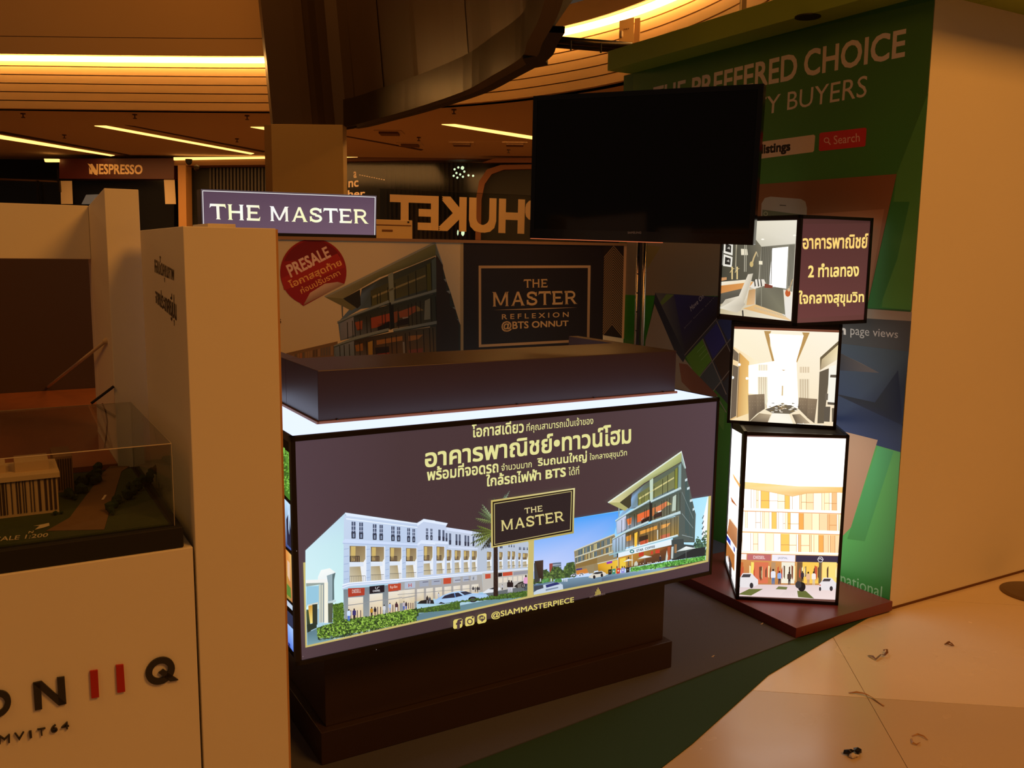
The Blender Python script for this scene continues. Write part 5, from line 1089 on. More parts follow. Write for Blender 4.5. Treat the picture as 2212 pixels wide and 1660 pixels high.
pf2.poly((214, 186, 140), [(950, 980), (970, 980), (968, 1120), (945, 1120)], q=QM); pf2.poly((190, 160, 120), [(940, 760), (1010, 762), (975, 778)], q=QM)
for x, y in ((365, 690), (272, 868), (470, 880)): pf2.disc((255, 255, 250), x, y, 20, q=QM)
pf2.text((250, 250, 244), 'ภาพจำลองบรรยากาศ', [(1160, 1490), (1520, 1510), (1520, 1550), (1160, 1525)], .01, q=QM)
o = pf2.build('printed_picture', M['lits'], f2, t2); o['label'] = 'very bright backlit picture of a dining room'
# top box: lettering on the right face (its front), bedroom on the left face
QN = Q(1520, 450, 5.53)
pf3.poly([(76, 44, 42), (70, 40, 38), (96, 56, 52), (104, 62, 58)], [(1168, 125), (2030, 120), (1940, 1330), (1092, 1375)], q=QN)
pf3.poly([(82, 46, 46), (80, 46, 44), (100, 58, 56), (106, 60, 58)], [(1160, 190), (2010, 180), (1945, 1270), (1096, 1320)], q=QN)
LT = (255, 226, 130)
pf3.text((255, 214, 120), 'อาคารพาณิชย์', [(1183, 322), (1965, 306), (1953, 474), (1188, 486)], .026, q=QN)
pf3.text(LT, '2 ทำเลทอง', [(1254, 670), (1855, 650), (1850, 812), (1250, 826)], .026, q=QN)
pf3.text(LT, 'ใจกลางสุขุมวิท', [(1140, 988), (1914, 984), (1910, 1160), (1140, 1190)], .026, q=QN)
o = pf3.build('printed_lettering', M['lit'], f3, t3); o['label'] = 'yellow Thai lettering on backlit brown'
pl3.poly([(70, 66, 54), (236, 230, 210), (250, 240, 220), (206, 190, 150)], [(215, 160), (1115, 142), (1045, 1350), (168, 1258)], q=QN)
pl3.poly([(76, 72, 60), (90, 86, 72), (120, 114, 96), (96, 92, 78), (70, 68, 56)], [(215, 160), (455, 158), (690, 460), (650, 900), (185, 880)], q=QN)
pl3.poly([(226, 218, 196), (236, 230, 212), (226, 220, 204), (206, 200, 180)], [(455, 158), (1115, 142), (1095, 425), (690, 460)], q=QN)
pl3.poly([(110, 106, 92), (140, 136, 120), (150, 146, 130), (120, 116, 100)], [(690, 460), (1095, 425), (1060, 1000), (660, 900)], q=QN)
pl3.poly((255, 255, 255), [(820, 480), (1010, 460), (985, 960), (780, 930)], q=QN); pl3.mb.c[-1] = (1.5, 1.48, 1.42)
L = pl3.layer+1
for x in range(700, 820, 22): pl3.poly((90, 86, 74), [(x, 462), (x+8, 462), (x, 910), (x-8, 910)], lay=L, q=QN)
for x in range(1030, 1090, 16): pl3.poly((80, 76, 66), [(x, 440), (x+6, 440), (x-14, 930), (x-20, 930)], lay=L, q=QN)
pl3.layer = L
for q4, inn in (([(275, 175), (345, 190), (345, 390), (265, 355)], 10), ([(245, 385), (350, 430), (345, 565), (238, 535)], 14), ([(240, 550), (345, 585), (335, 705), (232, 690)], 14)):
    pl3.poly((236, 232, 220), q4, q=QN)
    c = [sum(p[i] for p in q4)/4 for i in (0, 1)]
    pl3.poly((44, 42, 38), [(p[0]+(c[0]-p[0])*.36, p[1]+(c[1]-p[1])*.36) for p in q4], q=QN); pl3.poly((190, 186, 176), [(c[0]-16, c[1]), (c[0]+14, c[1]-20), (c[0]+20, c[1]+14)], q=QN)
for y in (160, 300, 500): pl3.poly((230, 226, 214), [(212, y), (232, y+6), (228, y+180), (205, y+170)], q=QN, lay=pl3.layer+1)
pl3.layer += 1
pl3.poly((236, 226, 200), [(445, 485), (520, 490), (528, 560), (448, 560)], q=QN); pl3.poly((246, 236, 206), [(660, 630), (702, 632), (702, 675), (660, 672)], q=QN)
for x0, x1 in ((490, 500), (510, 518), (388, 396)): pl3.poly((176, 170, 150), [(x0, 180+x0*.1), (x1, 180+x0*.1), (x1-8, 760), (x0-8, 760)], q=QN, lay=pl3.layer+1)
pl3.layer += 1
pl3.line((206, 180, 130), [(632, 520), (600, 590), (570, 690)], 3.2, q=QN); pl3.line((190, 180, 150), [(632, 520), (650, 580)], 1.2, q=QN); pl3.disc((206, 180, 120), 572, 670, 22, 34, q=QN)
for cx in (340, 400): pl3.line((226, 200, 140), [(cx, 700), (cx, 850)], 3, q=QN); pl3.line((226, 200, 140), [(cx-26, 770), (cx, 730), (cx+26, 720)], 1.2, q=QN); pl3.disc((226, 200, 140), cx, 712, 10, q=QN)
pl3.line((190, 176, 140), [(380, 700), (385, 560), (400, 400), (405, 165)], .8, q=QN); pl3.ring((150, 140, 110), *QN(380, 330), 8, .5)
pl3.poly([(246, 236, 214), (246, 236, 214), (240, 220, 180), (236, 226, 206)], [(190, 880), (500, 855), (600, 880), (185, 925)], q=QN)
pl3.poly([(206, 136, 70), (226, 160, 90), (226, 160, 90), (206, 140, 80)], [(185, 925), (600, 880), (600, 940), (180, 1020)], q=QN)
pl3.poly([(96, 92, 80), (110, 104, 90), (90, 84, 74), (80, 76, 66)], [(180, 1020), (460, 960), (440, 1060), (178, 1150)], q=QN)
pl3.poly((206, 150, 100), [(190, 830), (275, 825), (275, 855), (190, 870)], q=QN)
pl3.poly([(190, 150, 100), (206, 160, 110), (226, 186, 140), (226, 180, 120)], [(540, 980), (620, 960), (610, 1150), (510, 1160)], q=QN)
pl3.poly([(226, 176, 110), (230, 190, 130), (236, 206, 160), (236, 200, 150)], [(470, 1200), (620, 1150), (1040, 1300), (1045, 1350)], q=QN)
pl3.poly((236, 230, 220), [(980, 1060), (1055, 1060), (1042, 1340), (940, 1270)], q=QN)
pl3.poly((236, 228, 214), [(550, 940), (620, 850), (720, 850), (760, 940), (640, 980)], q=QN)
for x in (600, 640, 675): pl3.poly((60, 58, 52), [(x, 850), (x+12, 848), (x+24, 930), (x+10, 940)], q=QN, lay=pl3.layer+1)
pl3.layer += 1
pl3.poly([(140, 136, 116), (120, 116, 98), (110, 106, 90), (130, 126, 104), (96, 92, 78)], [(620, 960), (720, 930), (950, 960), (975, 1275), (620, 1150)], q=QN); pl3.line((160, 156, 136), [(690, 940), (690, 1180)], 1, q=QN)
pl3.poly((130, 66, 50), [(730, 900), (825, 925), (820, 955), (725, 950)], q=QN)
for k in range(20): pl3.poly((190, 182, 160), [(610+k*19, 1180+k*5.4), (622+k*19, 1183+k*5.4), (612+k*19, 1212+k*5)], q=QN, lay=pl3.layer+1)
pl3.layer += 1
pl3.line((190, 160, 120), [(1062, 850), (1020, 980)], 2, q=QN); pl3.disc((196, 96, 50), 1005, 1015, 32, 44, q=QN); pl3.disc((220, 190, 150), 1016, 975, 16, 20, q=QN)
pl3.poly([(214, 206, 186), (200, 190, 170), (236, 226, 206), (226, 216, 196), (206, 196, 176), (236, 226, 206), (200, 190, 166)], [(175, 1190), (260, 1090), (420, 1050), (530, 790), (590, 780), (520, 1060), (440, 1230)], q=QN)
pl3.poly([(236, 228, 208), (226, 216, 196), (190, 180, 160), (206, 196, 176)], [(172, 1195), (430, 1060), (500, 1150), (440, 1262)][0:3]+[(400, 1250)], q=QN)
pl3.line((60, 56, 50), [(465, 1220), (470, 1290)], 3, q=QN)
for x, y in ((705, 372), (1085, 325)): pl3.disc((255, 250, 236), x, y, 18, 10, q=QN)
o = pl3.build('printed_picture', M['lits'], l3, t3); o['label'] = 'backlit picture of a bedroom with chair and bed'

# ------------------------------------------------------------------ white model booth on the left
LV = 2.2
pil = bthing('white_pillar', 'tall white boxed pillar standing in front of the counter with Thai lettering on its side', 'pillar', .512, LV+.32, 0)
pb = MB().bb(.405, .62, LV, 2.85, 0, 1.702).build('box', M['white'], pil, bevel=.002)
MB().bb(.555, .632, LV+.45, 2.86, 0, 1.722).build('rear_board', M['white'], pil, bevel=.001)
MB().bb(.6205, .626, LV+.004, LV+.45, 0, 1.700).build('edge_strip', mat('pillar_edge_strip', (196, 150, 96), .6), pil)
tp = Print(EX*.405, EX)
tp.text((70, 58, 46), 'คอนโดคุณภาพ', [(333, 546), (375, 572), (376, 617), (334, 601)], .01); tp.text((70, 58, 46), 'จากประเทศญี่ปุ่น', [(335, 616), (380, 640), (381, 708), (336, 665)], .01)
o = tp.build('lettering', M['print'], pb, pil)
PZ = .937
ped = bthing('model_pedestal', 'white pedestal with raised black and red letters under the scale model', 'pedestal', -.35, LV+.35, 0)
pd_ = MB().bb(-1.1, .399, LV, 2.915, 0, PZ).build('body', M['white'], ped, bevel=.002)
def raised(text, quad, m, name, bold=.0, dep=.006):
    """letters cut from board, standing proud of the pedestal front"""
    P_ = Print(EY*LV, EY, base=0); P_.text((255, 255, 255), text, quad, 0)
    mb = P_.mb; out = MB()
    ext = -EY*dep
    n = len(mb.v); off = [p for p in mb.v]
    if bold:
        pass
    edges = {}
    for f in mb.f:
        for i in range(len(f)):
            e = (f[i], f[(i+1) % len(f)]); edges[e] = edges.get(e, 0)+1
    out.v = off+[p+ext for p in off]
    for f in mb.f: out.f.append([i+n for i in f]); out.c.append(None); out.mi.append(0)
    for (a, b) in edges:
        if (b, a) not in edges: out.f.append([a, b, b+n, a+n]); out.c.append(None); out.mi.append(0)
    return out.build(name, m, pd_, ped, recalc=False)
def block(q4, m, name='letter', dep=.006):
    pts = [at(x, y, 'v', LV) for x, y in q4]
    return MB().prism(pts, -EY*dep).build(name, m, pd_, ped)
QH = Q(0, 1180, 3.352)
def qh(pts): return [QH(*p) for p in pts]
def strokes(polys, m, name='letter'):
    mb = MB()
    for pts in polys: mb.prism([at(*QH(*p), 'v', LV) for p in pts], -EY*.006)
    return mb.build(name, m, pd_, ped)
strokes([[(238, 988), (295, 975), (305, 1175), (252, 1185)], [(238, 988), (302, 975), (480, 1136), (425, 1150)], [(412, 950), (466, 942), (480, 1136), (424, 1146)]], M['letterb'])
strokes([[(650, 902), (706, 894), (716, 1088), (661, 1098)]], M['letterr']); strokes([[(838, 860), (892, 854), (905, 1048), (848, 1058)]], M['letterr'])
def ringpolys(cx, cy, rx, ry, w, n=28, a0=0, a1=360):
    out = []
    for k in range(n):
        t0 = math.radians(a0+(a1-a0)*k/n); t1 = math.radians(a0+(a1-a0)*(k+1)/n)
        sh = lambda t, f: (cx+(rx*f)*math.cos(t), cy+(ry*f)*math.sin(t)-.2*(rx*f)*math.cos(t))
        fi = 1-w
        out.append([sh(t0, 1), sh(t1, 1), sh(t1, fi), sh(t0, fi)])
    return out
strokes(ringpolys(1158, 900, 106, 97, .45)+[[(1145, 915), (1180, 888), (1290, 965), (1230, 976)]], M['letterb'])
strokes(ringpolys(-20, 1140, 100, 97, .45), M['letterb'])
for ch_, q4 in (('M', [(-8, 1372), (72, 1360), (72, 1418), (-8, 1430)]), ('V', [(104, 1352), (175, 1342), (175, 1396), (104, 1406)]), ('I', [(208, 1338), (228, 1334), (232, 1382), (214, 1388)]), ('T', [(270, 1322), (328, 1312), (330, 1364), (275, 1372)]), ('6', [(365, 1295), (415, 1286), (418, 1340), (368, 1350)]), ('4', [(440, 1278), (498, 1268), (500, 1318), (444, 1330)])):
    raised(ch_, qh(q4), M['letterb'], 'letter')
# scale model
sm = bthing('scale_model', 'architectural scale model of an apartment block with trees on a black base', 'scale model', -.3, LV+.34, PZ)
MB().bb(-1.0, .380, 2.207, 2.905, PZ+.0005, PZ+.053).build('base', M['blackmatte'], sm, bevel=.003)
GZ = PZ+.053
MB().bb(-.995, .352, 2.235, 2.87, GZ, GZ+.004).build('ground', M['turf'], sm)
def zp(x, y, z=GZ+.0045): return at(x, y, 'z', z)
rd = [zp(100, 1148), zp(225, 1145), zp(262, 1020), zp(280, 1008), zp(238, 1008), zp(225, 1020), zp(150, 1120)]
MB().prism(rd, EZ*.0012).build('road', M['road'], sm)
MB().prism([zp(219, 1080, GZ+.006), zp(224, 1080, GZ+.006), zp(231, 1070, GZ+.006), zp(226, 1070, GZ+.006)], EZ*.0006).build('road_marking', M['lettera'], sm)
mp = Print(EZ*(GZ+.0042), EZ)
mp.text((214, 200, 170), 'SCALE 1:200', [(-25, 1162), (105, 1152), (102, 1160), (-28, 1172)], .01)
mp.text((214, 200, 170), 'N', [(63, 1148), (73, 1147), (71, 1152), (61, 1153)], .02)
mp.poly((214, 200, 170), [(75, 1145), (88, 1134), (106, 1130), (107, 1136), (95, 1140)]); mp.poly((214, 200, 170), [(72, 1137), (92, 1133), (92, 1136)])
mp.build('ground_lettering', M['print'], sm)
# main block
fb = zp(128, 1106, GZ+.004); fu, fv, _ = uvz(fb)
bt = at(128, 1013, 'v', fv).z
blk = MB().bb(-.9, fu, fv, fv+.16, GZ+.004, bt-.02).build('tower_block', M['modelwhite'], sm)
rr = random.Random(5)
x = fu-.004
while x > -.12:
    w_ = rr.choice([.002, .003, .005]); MB().bb(x-w_, x, fv-.002, fv+.001, GZ+.012, bt-.022).build('window_strip', M['modeldark'], blk, sm); x -= w_+rr.choice([.003, .005, .009])
MB().bb(-.9, fu+.006, fv-.006, fv+.166, bt-.02, bt-.008).build('roof_slab', mat('model_roof', (206, 180, 146), .7), blk, sm)
MB().bb(fu-.09, fu-.015, fv+.04, fv+.13, bt-.008, bt+.016).build('roof_room', M['modelwhite'], blk, sm)
MB().bb(-.3, fu-.11, fv+.05, fv+.12, bt-.008, bt+.012).build('roof_room', M['modelwhite'], blk, sm)
rw = MB().bb(fu+.004, fu+.05, fv+.20, fv+.34, GZ+.004, bt-.012).build('rear_block', mat('model_rear_facade', (150, 116, 80), .7), sm)
for k in range(7): MB().bb(fu+.008+k*.006, fu+.0105+k*.006, fv+.198, fv+.201, GZ+.01, bt-.018).build('window_strip', M['modeldark'], rw, sm)
# trees and shrubs of the model
for i in range(34):
    t_ = i/33; x = 232+(350-232)*t_+rr.uniform(-9, 9); y = 1112-(1112-1012)*t_+rr.uniform(-5, 5)
    p = zp(x, y); r_ = rr.uniform(.006, .013)
    tr_ = MB().ball(p+EZ*r_*1.1, (r_, r_, r_*1.35), jit=.2, rnd=rr).build('tree', M['leaf'], sm)
    MB().tube([p, p+EZ*r_], .0015, 5).build('trunk', M['modeldark'], tr_, sm)
for i in range(26):
    x = rr.uniform(142, 218); y = 1085-(x-142)*.85+rr.uniform(-12, 16); p = zp(x, y); r_ = rr.uniform(.007, .015)
    MB().ball(p+EZ*r_*1.0, (r_, r_, r_*1.3), jit=.22, rnd=rr).build('tree', M['leaf'], sm)
for i in range(22):
    p = zp(rr.uniform(-20, 140), rr.uniform(1104, 1114)); r_ = rr.uniform(.004, .007); MB().ball(p+EZ*r_*.8, r_, jit=.25, rnd=rr).build('shrub', M['leaf'], sm)
for i in range(12):
    p = zp(rr.uniform(335, 365), rr.uniform(1000, 1012)); r_ = rr.uniform(.008, .013); MB().ball(p+EZ*r_*1.0, (r_, r_, r_*1.4), jit=.25, rnd=rr).build('tree', M['leaf'], sm)
# acrylic cover
cv = bthing('acrylic_cover', 'clear acrylic case covering the scale model', 'display cover', -.3, LV+.34, GZ)
cu1, c0, c1, ct_ = .363, 2.222, 2.885, 1.190
for nm, a in (('front_sheet', (-.98, cu1, c0, c0+.003, GZ, ct_)), ('rear_sheet', (-.98, cu1, c1-.003, c1, GZ, ct_)), ('side_sheet', (cu1-.003, cu1, c0+.003, c1-.003, GZ, ct_)), ('side_sheet', (-.98, -.977, c0+.003, c1-.003, GZ, ct_)), ('top_sheet', (-.98, cu1, c0, c1, ct_, ct_+.003))):
    MB().bb(*a).build(nm, M['acrylic'], cv)
eg = mat('polished_acrylic_edge', (206, 196, 176), .3)
for a in ((-.98, cu1, c0-.0008, c0, ct_+.001, ct_+.003), (-.98, cu1, c1, c1+.0008, ct_+.001, ct_+.003), (cu1, cu1+.0008, c0, c0+.0025, GZ, ct_), (cu1, cu1+.0006, c1-.002, c1, GZ, ct_), (cu1, cu1+.0008, c0, c1, ct_+.0015, ct_+.003)): MB().bb(*a).build('polished_edge', eg, cv)
# portal frame behind
pf_ = bthing('booth_portal', 'white portal frame behind the scale model with post and cross beam', 'frame', -.3, 3.2, 0)
side = [B(.322, 2.92, 0), B(.322, 2.92, 1.823), B(.322, 3.38, 1.79), B(.322, 3.38, 0)]
MB().prism(side, EX*.094).build('post', M['white'], pf_, bevel=.002)
MB().bb(-2.2, .3215, 3.38, 3.47, 1.612, 1.79).build('cross_beam', M['white'], pf_, bevel=.002)
MB().bb(.3216, .416, 3.3805, 3.47, 1.0, 1.79).build('rear_post', M['white'], pf_, bevel=.002)
MB().bb(-2.2, .49, 4.6, 4.63, 0, 1.79).build('back_panel', M['darkpanel'], pf_)
wt = bthing('wooden_counter_top', 'brown wood laminate counter top behind the scale model', 'counter top', -.8, 3.75, 0)
MB().bb(-2.2, .44, 3.475, 4.595, .965, 1.0).bb(-2.2, .3205, 2.925, 3.475, .965, 1.0).build('top', M['wood'], wt)
MB().bb(.4405, .452, 3.475, 4.595, .965, 1.004).build('edge', M['white'], wt)
MB().bb(-2.1, .40, 3.5, 4.55, 0, .965).build('carcass', M['white'], wt)
a = at(228.6, 737, 'u', .318); b = at(101, 840, 'z', 1.004)
o = thing('prop_rod', 'thin pale rod leaning from the portal post to the wood counter top', 'rod', tuple(b)); MB().tube([b+EZ*.004, a], .0055, 8).build('rod', M['paper'], o, smooth=True); MB().ball(a, .011).build('knob', M['paper'], o, smooth=True)
a = at(246, 835, 'v', 2.915); b = at(197, 872, 'v', 2.92)
o = MB().tube([b, a], .004, 8).build('dark_rod', M['blackmatte']); tag(rebase(o), 'short dark diagonal rod in front of the portal post', 'rod')  # dark diagonal line drawn as a thin tube
cp = [at(x, y, 'v', 2.905) for x, y in ((221, 872), (228, 888), (232, 912), (230, 940), (226, 968))]
o = MB().tube(cp, .0022, 6).build('hanging_cable', M['cable'], smooth=True); tag(rebase(o), 'thin brown cable hanging behind the acrylic cover', 'cable')

# ------------------------------------------------------------------ things on the floor
def strip(pts, w, lift, m, name, label, cat='tape scrap', group='tape scraps on the marble floor'):
    P_ = [zp0(x, y)+EZ*(.0015+l) for (x, y), l in zip(pts, lift)]; mb = MB()
    vs = []
    for i, p in enumerate(P_):
        dd = (P_[min(i+1, len(P_)-1)]-P_[max(0, i-1)]); dd.z = 0; dd.normalize(); nrm = Vector((-dd.y, dd.x, 0))*w/2
        tw = EZ*(.004*math.sin(i*1.3))
        vs += [p+nrm+tw, p-nrm, p-nrm+EZ*.0006, p+nrm+tw+EZ*.0006]
    fs = []
    for i in range(len(P_)-1):
        a = i*4; fs += [(a, a+1, a+5, a+4), (a+1, a+2, a+6, a+5), (a+2, a+3, a+7, a+6), (a+3, a, a+4, a+7)]
    fs += [(0, 1, 2, 3), tuple(range(len(vs)-4, len(vs)))]
    mb.solid(vs, fs); o = mb.build(name, m); tag(rebase(o), label, cat, group); return o
def zp0(x, y): return at(x, y, 'z', 0)
strip([(1833, 1498), (1850, 1500), (1868, 1504), (1885, 1510), (1896, 1518), (1909, 1527)], .007, (0, .004, .006, .004, .003, 0), M['tape'], 'tape_strip', 'long brown tape strip crossing a tile joint')
strip([(1970, 1592), (1982, 1590), (1995, 1595), (2004, 1600)], .005, (0, .002, .004, .002), M['tape'], 'tape_strip', 'hooked brown tape strip near the right floor edge')
strip([(1969, 1598), (1971, 1609), (1980, 1612), (1987, 1607)], .005, (.001, .003, .002, .004), M['tape'], 'tape_strip', 'small curl of tape just below the hooked strip')
strip([(1876, 1418), (1884, 1423), (1892, 1428), (1897, 1424), (1903, 1419), (1910, 1421), (1916, 1417), (1915, 1411), (1908, 1411)], .009, (.002, .006, .004, .008, .010, .008, .012, .014, .010), M['tape2'], 'tape_curl', 'curled brown tape scrap in the middle of the marble floor')
strip([(2041, 1394), (2048, 1391), (2055, 1394), (2060, 1397), (2054, 1398), (2046, 1396), (2051, 1393)], .006, (.001, .003, .005, .004, .008, .006, .01), M['tape2'], 'tape_curl', 'small tangled tape scrap farther back on the floor')
wr = thing('crumpled_wrapper', 'crumpled black and white plastic wrapper at the bottom of the floor', 'litter', tuple(zp0(1841, 1640)))
rr = random.Random(9)
for (x, y), r_, m_ in (((1832, 1632), .014, 'wrapk'), ((1852, 1628), .014, 'wrapk'), ((1842, 1638), .012, 'wrapw'), ((1838, 1628), .010, 'wrapk'), ((1850, 1637), .008, 'wrapw')):
    p = zp0(x, y); MB().ball(p+EZ*r_*.72, (r_*1.15, r_, r_*.7), jit=.28, rnd=rr).build('crumple', M[m_], wr)
for (x, y), lab in (((1644, 1354), 'tiny white paper shred beside the maroon platform'), ((1538, 1425), 'tiny pale speck of litter on the green carpet edge')):
    p = zp0(x, y)+EZ*.009; o = MB().box(p, Vector((.012, .006, .004)), Vector((-.002, .003, 0)), EZ*.0012).box(p+Vector((.004, 0, 0)), Vector((.003, .012, .002)), Vector((.002, 0, 0)), EZ*.001).build('paper_shred', M['wrapw']); tag(rebase(o), lab, 'litter')
dz = zp0(2235, 1283)
o = MB().lathe(dz, [(.155, .0005), (.155, .006), (.14, .012), (.05, .018), (.02, .022)], 40).build('base_plate', M['disc'], None, smooth=False)
dd = thing('stand_base', 'round brown metal base plate at the right edge of the floor', 'stand base', tuple(dz)); PM_ = PM[dd.name]
for v_ in o.data.vertices: v_.co = PM_ @ v_.co
o.parent = dd
MB().lathe(dz+EZ*.022, [(.02, 0), (.018, .03), (.01, .034)], 16).build('socket', M['disc'], dd)

# ------------------------------------------------------------------ the mall behind
# plan of the curved bulkhead
plan = [(-14, 11.25), (-6.22, 11.25), (-4.55, 11.25), (-2.95, 11.2), (-1.9, 11.02), (-.93, 10.65), (-.3, 10.32), (.19, 9.95), (.72, 9.42), (1.1, 8.9), (1.42, 8.3), (1.68, 7.6), (1.86, 6.8), (1.95, 6.0), (1.97, 5.2)]
def smooth(pl_, n=6):
    out = []
    for i in range(len(pl_)-1):
        p0 = pl_[max(0, i-1)]; p1 = pl_[i]; p2 = pl_[i+1]; p3 = pl_[min(len(pl_)-1, i+2)]
        for k in range(n):
            t = k/n; out.append(tuple(.5*((2*p1[j])+(-p0[j]+p2[j])*t+(2*p0[j]-5*p1[j]+4*p2[j]-p3[j])*t*t+(-p0[j]+3*p1[j]-3*p2[j]+p3[j])*t**3) for j in (0, 1)))
    return out+[pl_[-1]]
PLN = smooth(plan)
def offs(pl_, d_):
    out = []
    for i, p in enumerate(pl_):
        a = pl_[max(0, i-1)]; b = pl_[min(len(pl_)-1, i+1)]; dx, dy = b[0]-a[0], b[1]-a[1]; l = math.hypot(dx, dy); out.append((p[0]+dy/l*d_, p[1]-dx/l*d_))     # towards the viewer for d > 0
    return out
def ribbon(pa, za, pb, zb):
    mb = MB(); n = len(pa)
    vs = [(p[0], p[1], za) for p in pa]+[(p[0], p[1], zb) for p in pb]
    mb.solid(vs, [(i, i+1, n+i+1, n+i) for i in range(n-1)]); return mb
def curb(pl_, z0, z1, th):
    a = pl_; b = offs(pl_, -th); n = len(a); mb = MB()
    vs = [(p[0], p[1], z0) for p in a]+[(p[0], p[1], z1) for p in a]+[(p[0], p[1], z0) for p in b]+[(p[0], p[1], z1) for p in b]
    fs = []
    for i in range(n-1): fs += [(i, i+1, n+i+1, n+i), (2*n+i+1, 2*n+i, 3*n+i, 3*n+i+1), (i+1, i, 2*n+i, 2*n+i+1), (n+i, n+i+1, 3*n+i+1, 3*n+i)]
    fs += [(0, n, 3*n, 2*n), (n-1, 3*n-1, 4*n-1, 2*n-1)]
    return mb.solid(vs, fs)
bk = thing('wall_bulkhead', None, None, (0, 11, 3.3)); tag(bk, kind='structure')
zc0, zc1 = 3.3, 3.80
NG = 5
for k in range(NG):
    za = zc0+(zc1-zc0)*k/NG; zb = zc0+(zc1-zc0)*(k+1)/NG
    curb(PLN, za+.006, zb-.006, .10).build('board', M['bulk'], bk)
curb(offs(PLN, -.03), zc0, zc1, .12).build('groove_backing', M['groove'], bk)
# cove: the lamp hides behind the lip of the upper fascia and washes the boards below
curb(PLN, zc1+.006, zc1+.22, .10).build('board', M['bulk'], bk)
o = curb(offs(PLN, .075), zc1+.05, zc1+.105, .035).build('cove_lamp', M['cove'], bk)
curb(offs(PLN, .16), zc1+.105, zc1+.30, .03).build('upper_fascia', M['bulk'], bk)
curb(offs(PLN, .13), zc1+.13, zc1+.16, .12).build('cove_shelf', M['bulk'], bk)
curb(offs(PLN[:30], .16), zc1+.308, zc1+2.6, .2).build('upper_wall', M['bulk'], bk)
curb(offs(PLN[:30], .15), zc1+.30, zc1+.308, .2).build('groove', M['groove'], bk)
mb = MB(); nb = offs(PLN[29:], .1); n_ = len(nb)
mb.solid([(p[0], p[1], zc1+.30) for p in nb]+[(p[0]+2.2, p[1]+2.4, zc1+.62) for p in nb], [(i, i+1, n_+i+1, n_+i) for i in range(n_-1)]).build('upper_soffit', M['ceil'], bk)
# lower mall ceiling
ce = MB(); pl2 = [(p[0], p[1]+.02) for p in PLN]
ce.prism([(p[0], p[1], 3.3) for p in pl2]+[(10, 5.2, 3.3), (10, 18, 3.3), (-14, 18, 3.3)], EZ*.05); ceil = ce.build('ceiling', M['ceil']); tag(ceil, kind='structure')
def ceil_light(pts, label):
    P_ = [at(x, y, 'z', 3.298) for x, y in pts]; mb = MB().prism([p-EZ*.006 for p in P_], EZ*.006); o = mb.build('linear_ceiling_light', M['linear']); tag(rebase(o), label, 'ceiling light', 'slanted linear ceiling lights'); return o
QU = Q(0, 0, 2.989); QU2 = Q(560, 0, 2.989)
ceil_light([QU(610, 812), QU(685, 812), QU(1640, 990), QU(1620, 996)], 'long slanted ceiling light strip left of the ochre column')
ceil_light([QU(-60, 866), QU(0, 872), QU(740, 1003), QU(715, 1007), QU(-60, 885)], 'slanted ceiling light strip above the dark red shop sign')
ceil_light([QU(-60, 1034), QU(0, 1036), QU(60, 1046), QU(40, 1051), QU(-60, 1044)], 'short ceiling light strip at the far left')
ceil_light([QU(1618, 820), QU(1705, 820), QU(1790, 834), QU(1705, 836)], 'short ceiling light tip beside the ochre column')
ceil_light([QU2(1178, 803), QU2(1265, 802), QU2(1990, 915), QU2(1980, 930), QU2(1700, 888)], 'slanted ceiling light strip left of the television')
for pts, lab in (([(QU(805, 808)), QU(870, 815), QU(1720, 978), QU(1700, 984)], 'dark ceiling slot beside the long light strip'), ([QU(0, 850), QU(20, 850), QU(840, 1000), QU(820, 1004), QU(0, 862)], 'dark ceiling slot above the dark red shop'), ([QU2(540, 880), QU2(570, 880), QU2(1060, 966), QU2(1045, 972)], 'dark ceiling slot right of the ochre column')):
    P_ = [at(x, y, 'z', 3.298) for x, y in pts]; o = MB().prism([p-EZ*.003 for p in P_], EZ*.003).build('ceiling_slot', mat('slot_shadow_gap', (70, 46, 28), .9)); tag(rebase(o), lab, 'ceiling slot', 'dark slots in the mall ceiling')
def sprinkler(x, y, lab):
    p = at(x, y, 'z', 3.3); o = MB().lathe(p-EZ*.055, [(.024, 0), (.024, .008), (.007, .012), (.007, .04), (.03, .043), (.03, .055)], 10).build('sprinkler', mat('sprinkler_metal', (90, 64, 40), .5)); tag(rebase(o), lab, 'sprinkler', 'ceiling sprinklers')
for (x, y), lab in ((QU(148, 732), 'ceiling sprinkler at the far left under the bulkhead'), (QU(870, 738), 'ceiling sprinkler under the bulkhead above the dark red shop'), (QU(1595, 745), 'ceiling sprinkler close to the dark cladding edge'), (QU(415, 870), 'ceiling sprinkler between the two slanted light strips'), (QU(1530, 895), 'ceiling sprinkler beside the ochre column'),
                   (QU2(1257, 706), 'ceiling sprinkler above the slanted strip near the television'), (QU2(1030, 886), 'ceiling sprinkler between two ceiling vents'), (QU2(1610, 966), 'ceiling sprinkler nearest the far orange shop')): sprinkler(x, y, lab)
def vent(x, y, lab):
    p = at(x, y, 'z', 3.3); t = thing('ceiling_vent', lab, 'vent', tuple(p-EZ*.04), 0, 'square ceiling vents'); mb = MB().wb(p.x-.19, p.x+.19, p.y-.19, p.y+.19, p.z-.012, p.z-.001); mb.build('frame', M['ceil'], t)
    MB().wb(p.x-.13, p.x+.13, p.y-.13, p.y+.13, p.z-.04, p.z-.012).build('diffuser', mat('vent_diffuser', (104, 74, 46), .8), t)
for (x, y), lab in ((QU2(840, 852), 'square ceiling vent nearest the curved dark cladding'), (QU2(975, 930), 'square ceiling vent in the middle of the far ceiling'), (QU2(1308, 925), 'square ceiling vent below the slanted light strip'), (QU2(1650, 925), 'square ceiling vent next to the television edge')): vent(x, y, lab)

